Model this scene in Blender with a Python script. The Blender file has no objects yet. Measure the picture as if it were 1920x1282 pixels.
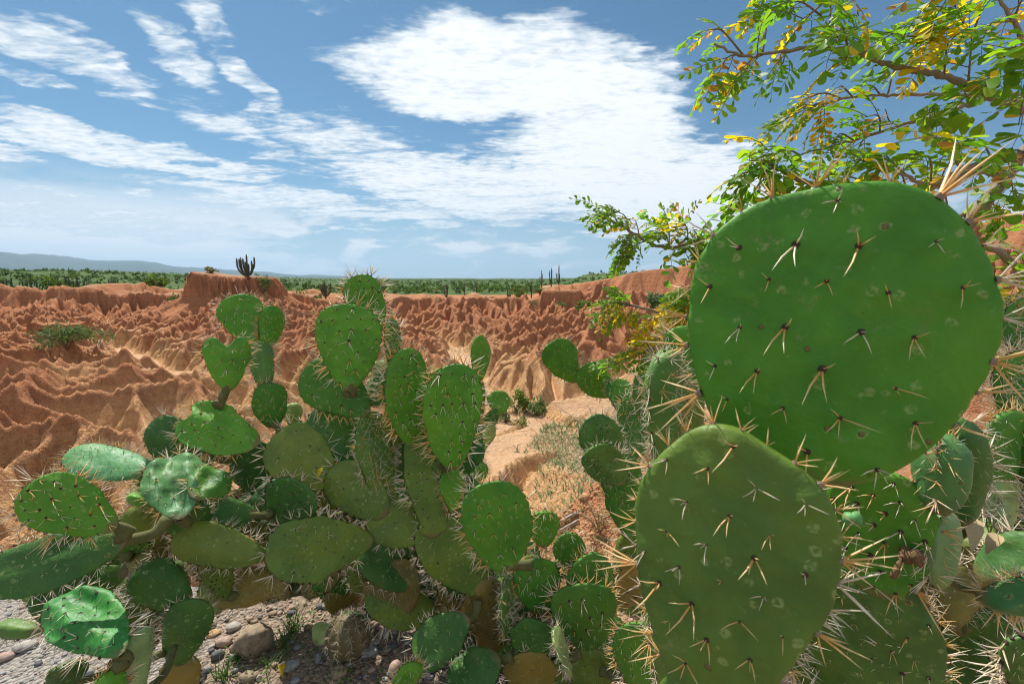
import bpy, math, random, time
import numpy as np
from mathutils import Vector, Matrix
R = math.radians
T0 = time.time()
rnd = random.Random(11)
scn = bpy.context.scene
COL = scn.collection

# ------------------------------------------------------------------ camera
PITCH = R(7.9); EYE = 1.35; FPX = 853.3
cam_d = bpy.data.cameras.new('camera')
cam_d.lens = 16.0; cam_d.sensor_width = 36.0
cam_d.clip_start = 0.02; cam_d.clip_end = 120000
cam_d.dof.use_dof = True; cam_d.dof.focus_distance = 1.55; cam_d.dof.aperture_fstop = 10
cam = bpy.data.objects.new('camera', cam_d); COL.objects.link(cam)
cam.location = (0, 0, EYE); cam.rotation_euler = (R(90) - PITCH, 0, 0)
scn.camera = cam
CP, SP = math.cos(PITCH), math.sin(PITCH)
def at(u, v, t):
    """a point of the place: picture coordinates of the 1920 wide photograph and the depth in metres"""
    x = (u - 960) / FPX; y = -(v - 641) / FPX
    return Vector((x * t, (CP + y * SP) * t, EYE + (-SP + y * CP) * t))

# ------------------------------------------------------------------ sun, sky, exposure
SUN_EL, SUN_AZ = R(56), R(-36)          # azimuth from +Y towards +X: ahead and to the left
sd = Vector((math.sin(SUN_AZ) * math.cos(SUN_EL), math.cos(SUN_AZ) * math.cos(SUN_EL), math.sin(SUN_EL)))
sun_d = bpy.data.lights.new('sun', 'SUN'); sun_d.energy = 5.0; sun_d.angle = R(.53); sun_d.color = (1, .95, .87)
sun = bpy.data.objects.new('sun', sun_d); COL.objects.link(sun)
sun.rotation_euler = (-sd).to_track_quat('-Z', 'Y').to_euler(); sun.location = (0, 0, 30)

scn.view_settings.view_transform = 'Standard'; scn.view_settings.look = 'None'
scn.view_settings.exposure = 0.5; scn.view_settings.gamma = 1; scn.view_settings.use_curve_mapping = False
scn.render.engine = 'CYCLES'
scn.cycles.use_denoising = True; scn.cycles.filter_width = 1.1
scn.cycles.max_bounces = 6; scn.cycles.diffuse_bounces = 3; scn.cycles.glossy_bounces = 2
scn.cycles.transmission_bounces = 3; scn.cycles.volume_bounces = 0; scn.cycles.transparent_max_bounces = 6
scn.cycles.sample_clamp_indirect = 6

class NT:
    """small helper for node trees"""
    def __init__(s, tree): s.t = tree; s.n = tree.nodes; s.l = tree.links
    def add(s, typ, **kw):
        nd = s.n.new(typ)
        for k, v in kw.items(): setattr(nd, k, v)
        return nd
    def put(s, sock, v):
        if isinstance(v, bpy.types.NodeSocket): s.l.new(v, sock)
        elif isinstance(v, (tuple, list)) and len(v) == 3 and sock.type == 'RGBA': sock.default_value = (*v, 1)
        else: sock.default_value = v
    def m(s, op, a, b=None, c=None, clamp=False):
        nd = s.add('ShaderNodeMath', operation=op, use_clamp=clamp)
        s.put(nd.inputs[0], a)
        if b is not None: s.put(nd.inputs[1], b)
        if c is not None: s.put(nd.inputs[2], c)
        return nd.outputs[0]
    def mix(s, f, a, b, mode='MIX'):
        nd = s.add('ShaderNodeMix', data_type='RGBA', blend_type=mode)
        s.put(nd.inputs[0], f); s.put(nd.inputs[6], a); s.put(nd.inputs[7], b)
        return nd.outputs[2]
    def ss(s, v, lo, hi, a=0., b=1.):
        nd = s.add('ShaderNodeMapRange', interpolation_type='SMOOTHSTEP')
        s.put(nd.inputs[0], v); s.put(nd.inputs[1], lo); s.put(nd.inputs[2], hi); s.put(nd.inputs[3], a); s.put(nd.inputs[4], b)
        return nd.outputs[0]
    def noise(s, vec, scale, detail=3, rough=.5, dist=0., out=0):
        nd = s.add('ShaderNodeTexNoise'); s.put(nd.inputs['Vector'], vec); nd.inputs['Scale'].default_value = scale
        nd.inputs['Detail'].default_value = detail; nd.inputs['Roughness'].default_value = rough; nd.inputs['Distortion'].default_value = dist
        return nd.outputs[out]
    def voro(s, vec, scale, out=0, feature='F1', rnd=1.):
        nd = s.add('ShaderNodeTexVoronoi', feature=feature); s.put(nd.inputs['Vector'], vec); nd.inputs['Scale'].default_value = scale
        nd.inputs['Randomness'].default_value = rnd
        return nd.outputs[out]
    def xyz(s, x, y, z):
        nd = s.add('ShaderNodeCombineXYZ'); s.put(nd.inputs[0], x); s.put(nd.inputs[1], y); s.put(nd.inputs[2], z); return nd.outputs[0]
    def sep(s, v):
        nd = s.add('ShaderNodeSeparateXYZ'); s.put(nd.inputs[0], v); return nd.outputs
    def vmul(s, v, k):
        nd = s.add('ShaderNodeVectorMath', operation='MULTIPLY'); s.put(nd.inputs[0], v); nd.inputs[1].default_value = k; return nd.outputs[0]
    def bump(s, h, strength=.5, dist=.02, nrm=None):
        nd = s.add('ShaderNodeBump'); s.put(nd.inputs['Height'], h); nd.inputs['Strength'].default_value = strength; nd.inputs['Distance'].default_value = dist
        if nrm is not None: s.put(nd.inputs['Normal'], nrm)
        return nd.outputs[0]

def px_of(p):
    """picture coordinates of a point"""
    d = p.y * CP - (p.z - EYE) * SP
    return 960 + FPX * p.x / d, 641 - FPX * ((p.z - EYE) * CP + p.y * SP) / d
def make_world():
    w = bpy.data.worlds.new('World'); scn.world = w; w.use_nodes = True
    w.node_tree.nodes.clear(); N = NT(w.node_tree)
    out = N.add('ShaderNodeOutputWorld'); bg = N.add('ShaderNodeBackground'); bg.inputs[1].default_value = .075
    N.l.new(bg.outputs[0], out.inputs[0])
    sky = N.add('ShaderNodeTexSky', sky_type='NISHITA'); sky.sun_disc = False
    sky.sun_elevation = SUN_EL; sky.sun_rotation = SUN_AZ; sky.altitude = 400; sky.air_density = 1.0; sky.dust_density = .6; sky.ozone_density = 2.0
    tc = N.add('ShaderNodeTexCoord'); dvec = tc.outputs['Generated']
    x, y, z = N.sep(dvec)
    el = N.m('MULTIPLY', N.m('ARCSINE', z), 57.2958); az = N.m('MULTIPLY', N.m('ARCTAN2', x, y), 57.2958)
    zc = N.m('MAXIMUM', N.m('ADD', z, .06), .03)
    px, py = N.m('DIVIDE', x, zc), N.m('DIVIDE', y, zc)
    pl = N.xyz(px, py, 0.)                                   # the flat cloud layer overhead
    warp = N.noise(pl, 1.3, 5, .6, out=1)
    wsep = N.sep(warp)
    waz = N.m('ADD', az, N.m('MULTIPLY', N.m('SUBTRACT', wsep[0], .5), 19.)); wel = N.m('ADD', el, N.m('MULTIPLY', N.m('SUBTRACT', wsep[1], .5), 9.))
    def blob(a0, e0, ra, re, rot, gain):
        c, s_ = math.cos(R(rot)), math.sin(R(rot))
        da, de = N.m('SUBTRACT', waz, a0), N.m('SUBTRACT', wel, e0)
        p = N.m('ADD', N.m('MULTIPLY', da, c / ra), N.m('MULTIPLY', de, s_ / ra))
        q = N.m('ADD', N.m('MULTIPLY', da, -s_ / re), N.m('MULTIPLY', de, c / re))
        d2 = N.m('ADD', N.m('MULTIPLY', p, p), N.m('MULTIPLY', q, q))
        return N.ss(N.m('SQRT', d2), 1.35, .35, -.9, gain)
    mask = None
    for b in CLOUDS:
        v = blob(*b); mask = v if mask is None else N.m('MAXIMUM', mask, v)
    # where the camera does not look the layer simply goes on
    back = N.m('MULTIPLY', N.m('SUBTRACT', N.noise(pl, .55, 3, .5), .47), 3.)
    off = N.ss(N.m('ABSOLUTE', az), 58, 80); off = N.m('MAXIMUM', off, N.ss(el, 40, 52))
    mask = N.m('ADD', N.m('MULTIPLY', mask, N.m('SUBTRACT', 1., off)), N.m('MULTIPLY', back, off))
    mask = N.m('MAXIMUM', mask, -1.)
    # streaked, rippled texture of high cloud
    mp = N.add('ShaderNodeMapping'); mp.inputs['Rotation'].default_value = (0, 0, R(24)); mp.inputs['Scale'].default_value = (1., 2.3, 1); N.l.new(pl, mp.inputs[0])
    mp2 = N.add('ShaderNodeMapping'); mp2.inputs['Rotation'].default_value = (0, 0, R(-35)); mp2.inputs['Scale'].default_value = (1., 1.7, 1); N.l.new(pl, mp2.inputs[0])
    n1 = N.noise(mp.outputs[0], 1.7, 8, .66, .8)
    n2 = N.noise(mp2.outputs[0], 11., 2, .5, .5)
    n3 = N.noise(mp.outputs[0], 17., 3, .55, .4)
    tex = N.m('ADD', N.m('MULTIPLY', N.m('SUBTRACT', n1, .5), 2.6), N.m('ADD', N.m('MULTIPLY', N.m('SUBTRACT', n2, .5), .95), N.m('MULTIPLY', N.m('SUBTRACT', n3, .5), .22)))
    soft = N.ss(el, 2., 12., .75, 1.)
    dens = N.m('ADD', mask, N.m('MULTIPLY', tex, soft))
    cov = N.ss(dens, -.24, .46)
    tone = N.m('ADD', N.m('MULTIPLY', N.ss(dens, -.1, 1.1), .55), N.m('MULTIPLY', N.m('ADD', n2, n3), .42))
    ccol = N.mix(N.ss(tone, .42, 1.02), (6.4, 7.3, 8.1), (10.1, 10.2, 10.3))
    # low heaps of cumulus along the horizon
    cyl = N.xyz(N.m('MULTIPLY', az, .075), N.m('MULTIPLY', el, .24), 3.)
    c1 = N.noise(cyl, 1.7, 7, .60, .4)
    band = N.m('MULTIPLY', N.ss(el, -1.5, 1.2), N.ss(el, 11., 4.))
    lowm = N.m('ADD', N.m('MULTIPLY', N.ss(az, -12., -38.), .22), N.m('MULTIPLY', N.ss(az, 8., 30.), .07))
    d2 = N.m('ADD', N.m('SUBTRACT', c1, .525), lowm)
    cov2 = N.m('MULTIPLY', N.ss(d2, -.035, .075), band)
    c2 = N.noise(cyl, 4.5, 5, .6)
    lcol = N.mix(N.ss(N.m('ADD', N.m('MULTIPLY', d2, 2.2), c2), .42, .85), (5.2, 6.2, 7.1), (10.6, 10.3, 10.3))
    # bluer and a little deeper than the plain model, as through a polariser
    base = N.mix(1., sky.outputs[0], (.33, .64, .76), 'MULTIPLY')
    hz = N.ss(el, 13., 0.)
    base = N.mix(N.m('MULTIPLY', hz, .62), base, (4.8, 6.0, 6.9))
    col = N.mix(N.m('MULTIPLY', cov2, .9), base, lcol)
    col = N.mix(cov, col, ccol)
    # below the horizon: the far haze
    col = N.mix(N.ss(el, 0., -3.), col, (1.8, 2.2, 2.4))
    N.l.new(col, bg.inputs[0])
# high clouds: azimuth, elevation, half width, half height, tilt, strength (degrees)
CLOUDS = [(-3, 22.3, 18, 5.2, -2, .95), (10, 18.5, 16, 8.2, -26, 1.1), (15, 10.5, 22, 7.0, -14, 1.1), (-6, 10.5, 22, 4.0, -8, .7), (-16, 14.5, 14, 3.6, -14, .32), (26, 9, 16, 6, -22, .9),
          (-38, 11.4, 17, 1.5, -3, .55), (-43, 19.3, 8, 1.7, -16, .35), (-46.5, 17.3, 5, 1., -12, .25), (-34.5, 21., 6, 2.6, -24, .35), (-31, 24.5, 4, 3., -45, .3), (-27, 19.8, 6, 1.6, -28, .2), (-29, 15.2, 9, 2.6, -18, .22),
          (-42, 5.4, 22, 2.4, -3, .4), (-22, 7.8, 22, 1.9, -4, .55), (-21, 26.8, 3.5, 1.6, -15, 0.), (30, 4, 22, 3, 0, .2), (-47, 13.6, 6, .8, -5, -.2)]
make_world()

# ------------------------------------------------------------------ builders
def mesh(name, verts, quads=None, tris=None, mats=(), mi_q=None, mi_t=None, smooth=True):
    v = np.asarray(verts, np.float32).reshape(-1, 3)
    q = np.zeros((0, 4), np.int32) if quads is None or len(quads) == 0 else np.asarray(quads, np.int32)
    t = np.zeros((0, 3), np.int32) if tris is None or len(tris) == 0 else np.asarray(tris, np.int32)
    me = bpy.data.meshes.new(name)
    me.vertices.add(len(v)); me.vertices.foreach_set('co', v.ravel())
    nl = q.size + t.size; nf = len(q) + len(t)
    me.loops.add(nl); me.loops.foreach_set('vertex_index', np.concatenate([q.ravel(), t.ravel()]))
    me.polygons.add(nf)
    me.polygons.foreach_set('loop_start', np.concatenate([np.arange(len(q)) * 4, q.size + np.arange(len(t)) * 3]).astype(np.int32))
    if mi_q is not None or mi_t is not None:
        a = np.zeros(len(q), np.int32) if mi_q is None else np.asarray(mi_q, np.int32)
        b = np.zeros(len(t), np.int32) if mi_t is None else np.asarray(mi_t, np.int32)
        me.polygons.foreach_set('material_index', np.concatenate([a, b]))
    me.polygons.foreach_set('use_smooth', np.full(nf, smooth))
    for m_ in mats: me.materials.append(m_)
    me.update(calc_edges=True)
    return me
def ob(name, me, parent=None, mat=None):
    o = bpy.data.objects.new(name, me)
    COL.objects.link(o)
    if parent is not None: o.parent = parent
    if mat is not None: o.matrix_basis = mat
    return o
def thing(name, label, cat, loc=(0, 0, 0), group=None, me=None):
    o = bpy.data.objects.new(name, me); COL.objects.link(o); o.location = loc
    o['label'] = label; o['category'] = cat
    if group: o['group'] = group
    return o
class Buf:
    """collects shapes for one mesh"""
    def __init__(s): s.v = []; s.q = []; s.t = []; s.mq = []; s.mt = []; s.n = 0
    def add(s, v, q=None, t=None, mi=0):
        v = np.asarray(v, float).reshape(-1, 3)
        if q is not None and len(q): s.q.append(np.asarray(q) + s.n); s.mq.append(np.full(len(q), mi))
        if t is not None and len(t): s.t.append(np.asarray(t) + s.n); s.mt.append(np.full(len(t), mi))
        s.v.append(v); s.n += len(v)
    def mesh(s, name, mats, smooth=True):
        c = lambda a: np.concatenate(a) if a else None
        return mesh(name, c(s.v), c(s.q), c(s.t), mats, c(s.mq), c(s.mt), smooth)
def tube_geo(pts, rad, sides=7, cap=True, wob=0., rg=None):
    P = np.asarray([tuple(p) for p in pts], float); n = len(P)
    rad = np.broadcast_to(np.asarray(rad, float), (n,))
    tan = np.gradient(P, axis=0); tan /= np.linalg.norm(tan, axis=1, keepdims=True) + 1e-12
    ref = np.array([0., 0., 1.]) if abs(tan[0][2]) < .9 else np.array([1., 0., 0.])
    V = []
    for i in range(n):
        a = np.cross(tan[i], ref); a /= np.linalg.norm(a) + 1e-12; b = np.cross(a, tan[i]); ref = b
        ang = np.arange(sides) * 2 * math.pi / sides
        rr = rad[i] * (1 + (wob * (rg.random(sides) - .5) if wob else 0))
        V.append(P[i] + (np.cos(ang) * rr)[:, None] * a + (np.sin(ang) * rr)[:, None] * b)
    V = np.concatenate(V); q = []
    for i in range(n - 1):
        for k in range(sides):
            k2 = (k + 1) % sides; q.append((i * sides + k, i * sides + k2, (i + 1) * sides + k2, (i + 1) * sides + k))
    t = []
    if cap:
        V = np.concatenate([V, P[:1], P[-1:]]); c0 = n * sides
        for k in range(sides):
            k2 = (k + 1) % sides; t.append((c0, k2, k)); t.append((c0 + 1, (n - 1) * sides + k, (n - 1) * sides + k2))
    return V, np.array(q), np.array(t).reshape(-1, 3)
def spline(pts, n=6):
    """Catmull-Rom through points"""
    P = [Vector(p) for p in pts]; P = [P[0] * 2 - P[1]] + P + [P[-1] * 2 - P[-2]]; out = []
    for i in range(1, len(P) - 2):
        for k in range(n):
            t = k / n; a, b, c, d = P[i - 1], P[i], P[i + 1], P[i + 2]
            out.append(.5 * ((2 * b) + (c - a) * t + (2 * a - 5 * b + 4 * c - d) * t * t + (3 * b - a - 3 * c + d) * t ** 3))
    out.append(P[-2]); return out
def mat(name, rough=.8, spec=.3):
    m_ = bpy.data.materials.new(name); m_.use_nodes = True; m_.node_tree.nodes.clear()
    N = NT(m_.node_tree); out = N.add('ShaderNodeOutputMaterial'); b = N.add('ShaderNodeBsdfPrincipled')
    b.inputs['Roughness'].default_value = rough; b.inputs['Specular IOR Level'].default_value = spec
    N.l.new(b.outputs[0], out.inputs[0]); N.bsdf = b; N.out = out
    return m_, N
def fade(t): return t*t*t*(t*(t*6-15)+10)
def vnoise(x,y,seed=0):
    xi=np.floor(x).astype(np.int64); yi=np.floor(y).astype(np.int64); u=fade(x-xi); v=fade(y-yi)
    def h(a,b):
        n=(a*374761393+b*668265263+seed*1442695041)&0xffffffff
        n=((n^(n>>13))*1274126177)&0xffffffff
        n=n^(n>>16)
        return (n&0xffff)/65535.0
    return ((h(xi,yi)*(1-u)+h(xi+1,yi)*u)*(1-v)+(h(xi,yi+1)*(1-u)+h(xi+1,yi+1)*u)*v)*2-1
def fbm(x,y,o=4,seed=0,g=.5,l=2.03):
    s=0;a=1;n=0
    for k in range(o):
        s=s+a*vnoise(x,y,seed+k*17); n+=a; a*=g; x=x*l+13.7; y=y*l-7.1
    return s/n
def smooth(a,b,x):
    t=np.clip((x-a)/(b-a),0,1); return t*t*(3-2*t)
def seg_dist(X,Y,pts):
    """distance to a polyline and the value carried along it"""
    best=np.full(X.shape,1e9); val=np.zeros(X.shape)
    for (x0,y0,a0),(x1,y1,a1) in zip(pts[:-1],pts[1:]):
        dx,dy=x1-x0,y1-y0; t=np.clip(((X-x0)*dx+(Y-y0)*dy)/(dx*dx+dy*dy),0,1)
        d=np.hypot(X-x0-t*dx,Y-y0-t*dy); m=d<best
        best=np.where(m,d,best); val=np.where(m,a0+t*(a1-a0),val)
    return best,val
def tps(P,X,Y):
    P=np.array(P,float); n=len(P)
    def U(r2): return 0.5*r2*np.log(r2+1e-9)
    D=(P[:,None,0]-P[None,:,0])**2+(P[:,None,1]-P[None,:,1])**2
    A=np.zeros((n+3,n+3)); A[:n,:n]=U(D)+np.eye(n)*2.0
    A[:n,n]=1;A[:n,n+1]=P[:,0];A[:n,n+2]=P[:,1];A[n:,:n]=A[:n,n:].T
    w=np.linalg.solve(A,np.concatenate([P[:,2],[0,0,0]]))
    z=w[n]+w[n+1]*X+w[n+2]*Y
    for k in range(n): z=z+w[k]*U((X-P[k,0])**2+(Y-P[k,1])**2)
    return z
# control heights of the uneroded land (x, y, z)
CTRL=[(-8,0,0),(-4,0,0),(0,0,0),(3,0,0),(8,0,.3),(-4,2.6,0),(-2,2.4,0),(-8,3,0),(-14,3,-.2),(-30,0,-.2),(0,2,-.05),(2,2,0),(5,3,.1),(12,4,.6),
 (0,3.5,-.6),(1.5,4,-.7),(0,6,-1.5),(3,7,-1.6),(1,14,-3.9),(5,14,-3.4),(0,18,-4),
 (-4,5,-2.2),(-9,6,-2.6),(-12,11,-1.9),(-20,12,-1.5),(-30,12,-1.2),(-16,16,-1.7),(-27,20,-1.6),(-12,17,-2.4),(-45,20,-1),(-20,26,-2.2),
 (-8,24,-2.8),(-10,32,-2.2),(-18,36,-1.6),(-26,42,-1.3),(-14,44,-1.6),(-2,30,-3.2),(-2,42,-2.6),(2,52,-1.9),(-10,54,-1.7),
 (-22,60,-1.2),(-10,64,-1.3),(0,68,-1.5),(-40,62,-.5),(-55,60,-.3),(-70,58,-.3),(-75,40,0),(-50,52,-.6),
 (8,62,-1),(14,56,.3),(12,46,.5),(17,45,1.6),(16,38,2.0),(22,36,3.2),(10,36,-.6),(8,28,-2.2),(14,26,.2),(22,24,2.4),(34,30,4),(50,40,4),(40,15,2),(30,60,2),(10,22,-2.4),
 (18,14,.8),(11,10,0),(0,90,-2),(-50,90,-1.5),(50,90,1)]
CH=[[(3,11.5,-4.0),(1.5,15,-4.2),(0,19,-4.4),(-7,22,-4.5),(-14,22,-4.5),(-22,28,-4.6),(-30,35,-4.6),(-38,39,-4.7),(-62,40,-4.4)],
    [(0,19,-4.4),(-2.5,28,-4.6),(-4.5,39,-4.6),(2,46,-3.9)],
    [(-7,22,-4.5),(-6.5,10,-4.6),(-11,7.5,-4.6),(-18,7,-4.6),(-34,8,-4.5)],
    [(-4.5,39,-4.6),(-14,48,-3.9),(-22,52,-3.4)],
    [(0,19,-4.4),(5.5,22.5,-4.2),(7.5,27,-3.8)],
    [(-38,39,-4.7),(-44,50,-4.0)],[(-30,35,-4.6),(-20,42,-4.0)]]
WID=[1.1,.9,.5,.3,.4,.4,.3]
def shift(a,dy,dx,fill):
    b=np.full_like(a,fill); h,w=a.shape
    b[max(0,-dy):h-max(0,dy),max(0,-dx):w-max(0,dx)]=a[max(0,dy):h-max(0,-dy),max(0,dx):w-max(0,-dx)]
    return b
NB=[(-1,-1),(-1,0),(-1,1),(0,-1),(0,1),(1,-1),(1,0),(1,1)]
def erode(z,E,base,Kf,smax,dx,steps,U=.07,K=.045,m=.42,A0=9.,levels=11,rng=None,cap=None):
    h,w=z.shape; N=h*w; idx=np.arange(N).reshape(h,w)
    dist=np.array([math.hypot(*d) for d in NB])*dx
    bf=base.ravel()
    for it in range(steps):
        zz=z+ (rng.random(z.shape)-.5)*.01*(it<steps*.6)
        best=np.zeros_like(z); rec=idx.copy(); dd=np.full_like(z,dx)
        for k,(dy,dxx) in enumerate(NB):
            s=(zz-shift(zz,dy,dxx,1e9))/dist[k]; mk=s>best
            best=np.where(mk,s,best); rec=np.where(mk,idx+dy*w+dxx,rec); dd=np.where(mk,dist[k],dd)
        p=rec.ravel().copy(); own=np.arange(N)
        p=np.where(bf,own,p); root=p==own
        # flow accumulation by pointer doubling (sum over all descendants)
        S=np.ones(N); q=np.where(root,N,p); q=np.append(q,N)
        qq=q.copy()
        for l in range(levels):
            S=S+np.bincount(qq[:N],weights=S,minlength=N+1)[:N]
            qq=qq[qq]
            if (qq==N).all(): break
        zf=z.ravel().copy()
        zf=np.where(bf,zf,zf+U*Uf_glob)
        A=S*dx*dx/0.04
        f=K*Kf.ravel()*np.maximum(A-A0_map,.15)**m/(dd.ravel())
        f=np.where(root,0,f)
        a=1/(1+f); b=f/(1+f)        # z_i = a z_i + b z_p
        c=a*zf; c=np.append(c,0.); b2=np.append(np.where(root,0,b),0.); c[:N][root]=zf[root]
        qq=q.copy()
        for l in range(levels):
            c=c+b2*c[qq]; b2=b2*b2[qq]; qq=qq[qq]
        zf=c[:N]
        lim=smax.ravel()*dd.ravel()
        for _ in range(4):
            zf=np.where(root,zf,np.minimum(zf,np.maximum(zf[p]+lim,-9)))
        z=np.minimum(zf.reshape(h,w),E)
        z=np.where(base,np.minimum(z,base_z),z)
    return z
def build(dx=.2,steps=60,rng=None,log=print):
    global base_z,Uf_glob,A0_map
    rng=np.random.default_rng(5)
    t0=time.time()
    xs=np.arange(-72,46,dx); ys=np.arange(1.6,92,dx); X,Y=np.meshgrid(xs,ys)
    E=tps(CTRL,X,Y)
    lab=smooth(5,9,Y)*np.clip(smooth(-1,-4,X)+smooth(17,24,Y),0,1)
    nb=1-smooth(-.15,.7,Y-(3.05-.9*smooth(-.5,.5,X)))
    E=E*(1-nb)
    rimf=1-smooth(50,58,Y)*(X<4)-smooth(30,38,Y-.0*X)*smooth(6,12,X)*0
    E=E+lab*rimf*(1.5+.5*fbm(X/9,Y/9,2,3))+.15*fbm(X/4,Y/4,2,33)*smooth(4,9,Y)
    E=E+smooth(46,54,Y)*(1-smooth(76,86,Y))*(X<2)*1.7*(fbm(X/4.5,Y/9,3,63)-.08)
    base=np.zeros(X.shape,bool); base_z=np.full(X.shape,9.)
    wob=fbm(X/4,Y/4,3,9)*1.6; wob2=fbm(X/4,Y/4,3,19)*1.6
    for c,wd in zip(CH,WID):
        d,v=seg_dist(X+wob,Y+wob2,c)
        mk=(d<wd)&(Y>4.5)
        base|=mk; base_z=np.where(mk,np.minimum(base_z,v),base_z)
    base_z=np.where(base,base_z+.12*fbm(X/3,Y/3,3,4),base_z)
    # plaza of sand in the middle and the sandy patch far left
    # mesa
    ang=np.arctan2(Y-51.5,X+31.5)
    fl=np.abs(fbm(ang*7+3,Y*0+1.5,2,31))*.30+.20*np.abs(fbm(ang*17,Y*0+4.5,2,35))+.10*fbm(X/3,Y/3,2,36)
    mx,my=(X+31.3)/5.0,(Y-51.8)/3.9+.30*smooth(-33.2,-32.2,X)*(Y<52)*0
    bay=.26*smooth(-33.6,-32.6,X)*smooth(-25,-30,X)*(Y<51.8)
    md=(np.abs(mx)**3.2+np.abs(my)**3.2)**(1/3.2)+fl+bay
    top=2.15-.30*smooth(-35,-33,X)-.075*np.clip(X+33,0,9)+.10*fbm(X/1.5,Y/1.5,2,37)
    E0=E.copy()
    Kf=np.ones(X.shape); smax=np.full(X.shape,1.3)+.35*smooth(22,32,Y)+.6*fbm(X/5,Y/5,2,77)
    # gentle uneroded areas: the near plateau, the ramp in the middle, the plain behind the rim
    edge=3.1+.3*fbm(X*.9,Y*.9,3,8)-.9*smooth(-.5,.5,X)
    near=1-smooth(0,1.2,Y-edge)
    ramp=smooth(-.9+.05*Y,.3+.05*Y,X+.8*fbm(X/2,Y/2,3,21))*(1-smooth(4.5,7,X))*(1-smooth(11,14,Y))
    right=smooth(6,10,X)*(1-smooth(9,13,Y))
    soft=np.clip(near+ramp+.7*right,0,1)
    rim=61+9*fbm(X/8,Y/8+3,3,5)-np.clip((X-6)*1.1,0,18)
    soft=np.maximum(soft,smooth(0,4,Y-rim))
    Kf*=1-.97*soft
    smax=smax+ (smooth(-60,-40,-np.abs(X+50))*0)
    cliff=smooth(54,58,Y)*(X<-12)          # the wall on the far left is steeper
    smax=smax+1.6*cliff
    Uf=np.where(soft>.5,0,1.)*np.ones(X.shape); Uf_glob=Uf.ravel()
    A0_map=(8.-5.8*smooth(20,32,Y)).ravel()
    z=E.copy()-.02
    z=np.where(base,np.minimum(z,base_z),z)
    z=erode(z,E,base,Kf,smax,dx,steps,rng=rng)
    # crests and rills a little crisper
    def blur(A,k):
        for ax in (0,1):
            c=np.cumsum(np.insert(np.pad(A,[(k,k) if q==ax else (0,0) for q in (0,1)],mode='edge'),0,0,axis=ax),axis=ax)
            n=A.shape[ax]; A=(np.take(c,np.arange(2*k+1,2*k+1+n),axis=ax)-np.take(c,np.arange(n),axis=ax))/(2*k+1)
        return A
    w_=np.clip(1-soft,0,1)*~base
    nearL=.8+.5*smooth(18,30,Y)
    z=z+w_*nearL*(.6*(z-blur(z,2))+.25*(z-blur(z,6)))
    # mesa body set on the land with its own steep flanks
    cliffh=np.clip((1.06-md)/.16,0,1)**.8
    apron=-2.5+2.3*np.clip((2.0-md)/1.0,0,1)**1.7-.35*np.abs(fbm(ang*16,md*1.5,2,12))
    k=smooth(2.0,1.75,md)
    z=np.where(md<2.0,z*(1-k)+np.maximum(z,apron)*k,z)
    z=np.where(md<1.06,z+(top-z)*cliffh,z)
    # the cut block on the far right slope
    cx,cy=(X-6.1)/2.3,(Y-57.5)/3.2; cd=np.maximum(np.abs(cx-.12*cy),np.abs(cy))+.05*fbm(X,Y,2,44)
    z=np.where(cd<1.12,z+np.maximum(0,-.02-z)*np.clip((1.12-cd)/.13,0,1),z)
    log('terrain',round(time.time()-t0,1),X.shape)
    return xs,ys,z,E,base,soft
# ------------------------------------------------------------------ the land: one height field on a polar net, cut into ground, badlands, plain
xs_, ys_, Z_, E_, base_, soft_ = build(dx=.14, steps=75, log=print)
def bil(F, X, Y):
    fx = np.clip((X - xs_[0]) / (xs_[1] - xs_[0]), 0, len(xs_) - 1.001); fy = np.clip((Y - ys_[0]) / (ys_[1] - ys_[0]), 0, len(ys_) - 1.001)
    i = fx.astype(int); j = fy.astype(int); u = fx - i; v = fy - j
    return (F[j, i] * (1 - u) + F[j, i + 1] * u) * (1 - v) + (F[j + 1, i] * (1 - u) + F[j + 1, i + 1] * u) * v
def plain_h(X, Y):
    r = np.hypot(X, Y); azd = np.degrees(np.arctan2(X, Y))
    z = -2.0 + 0 * X
    left = smooth(-22, -46, azd)
    z = z + left * (smooth(105, 420, r) * 8 + smooth(500, 2600, r) * 26)          # the land climbs to low hills on the left
    z = z + smooth(5, 10, azd) * (1 - smooth(17, 24, azd)) * smooth(110, 260, r) * (1 - smooth(260, 480, r)) * 6.5
    z = z + fbm(X / 40, Y / 40, 3, 50) * .9 * smooth(95, 180, r) + fbm(X / 500, Y / 500, 4, 51) * 12 * smooth(300, 2500, r)
    z = z + smooth(2500, 7000, r) * 40 * (fbm(azd / 9, r / 4000, 3, 60) + .15)
    return z
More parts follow.
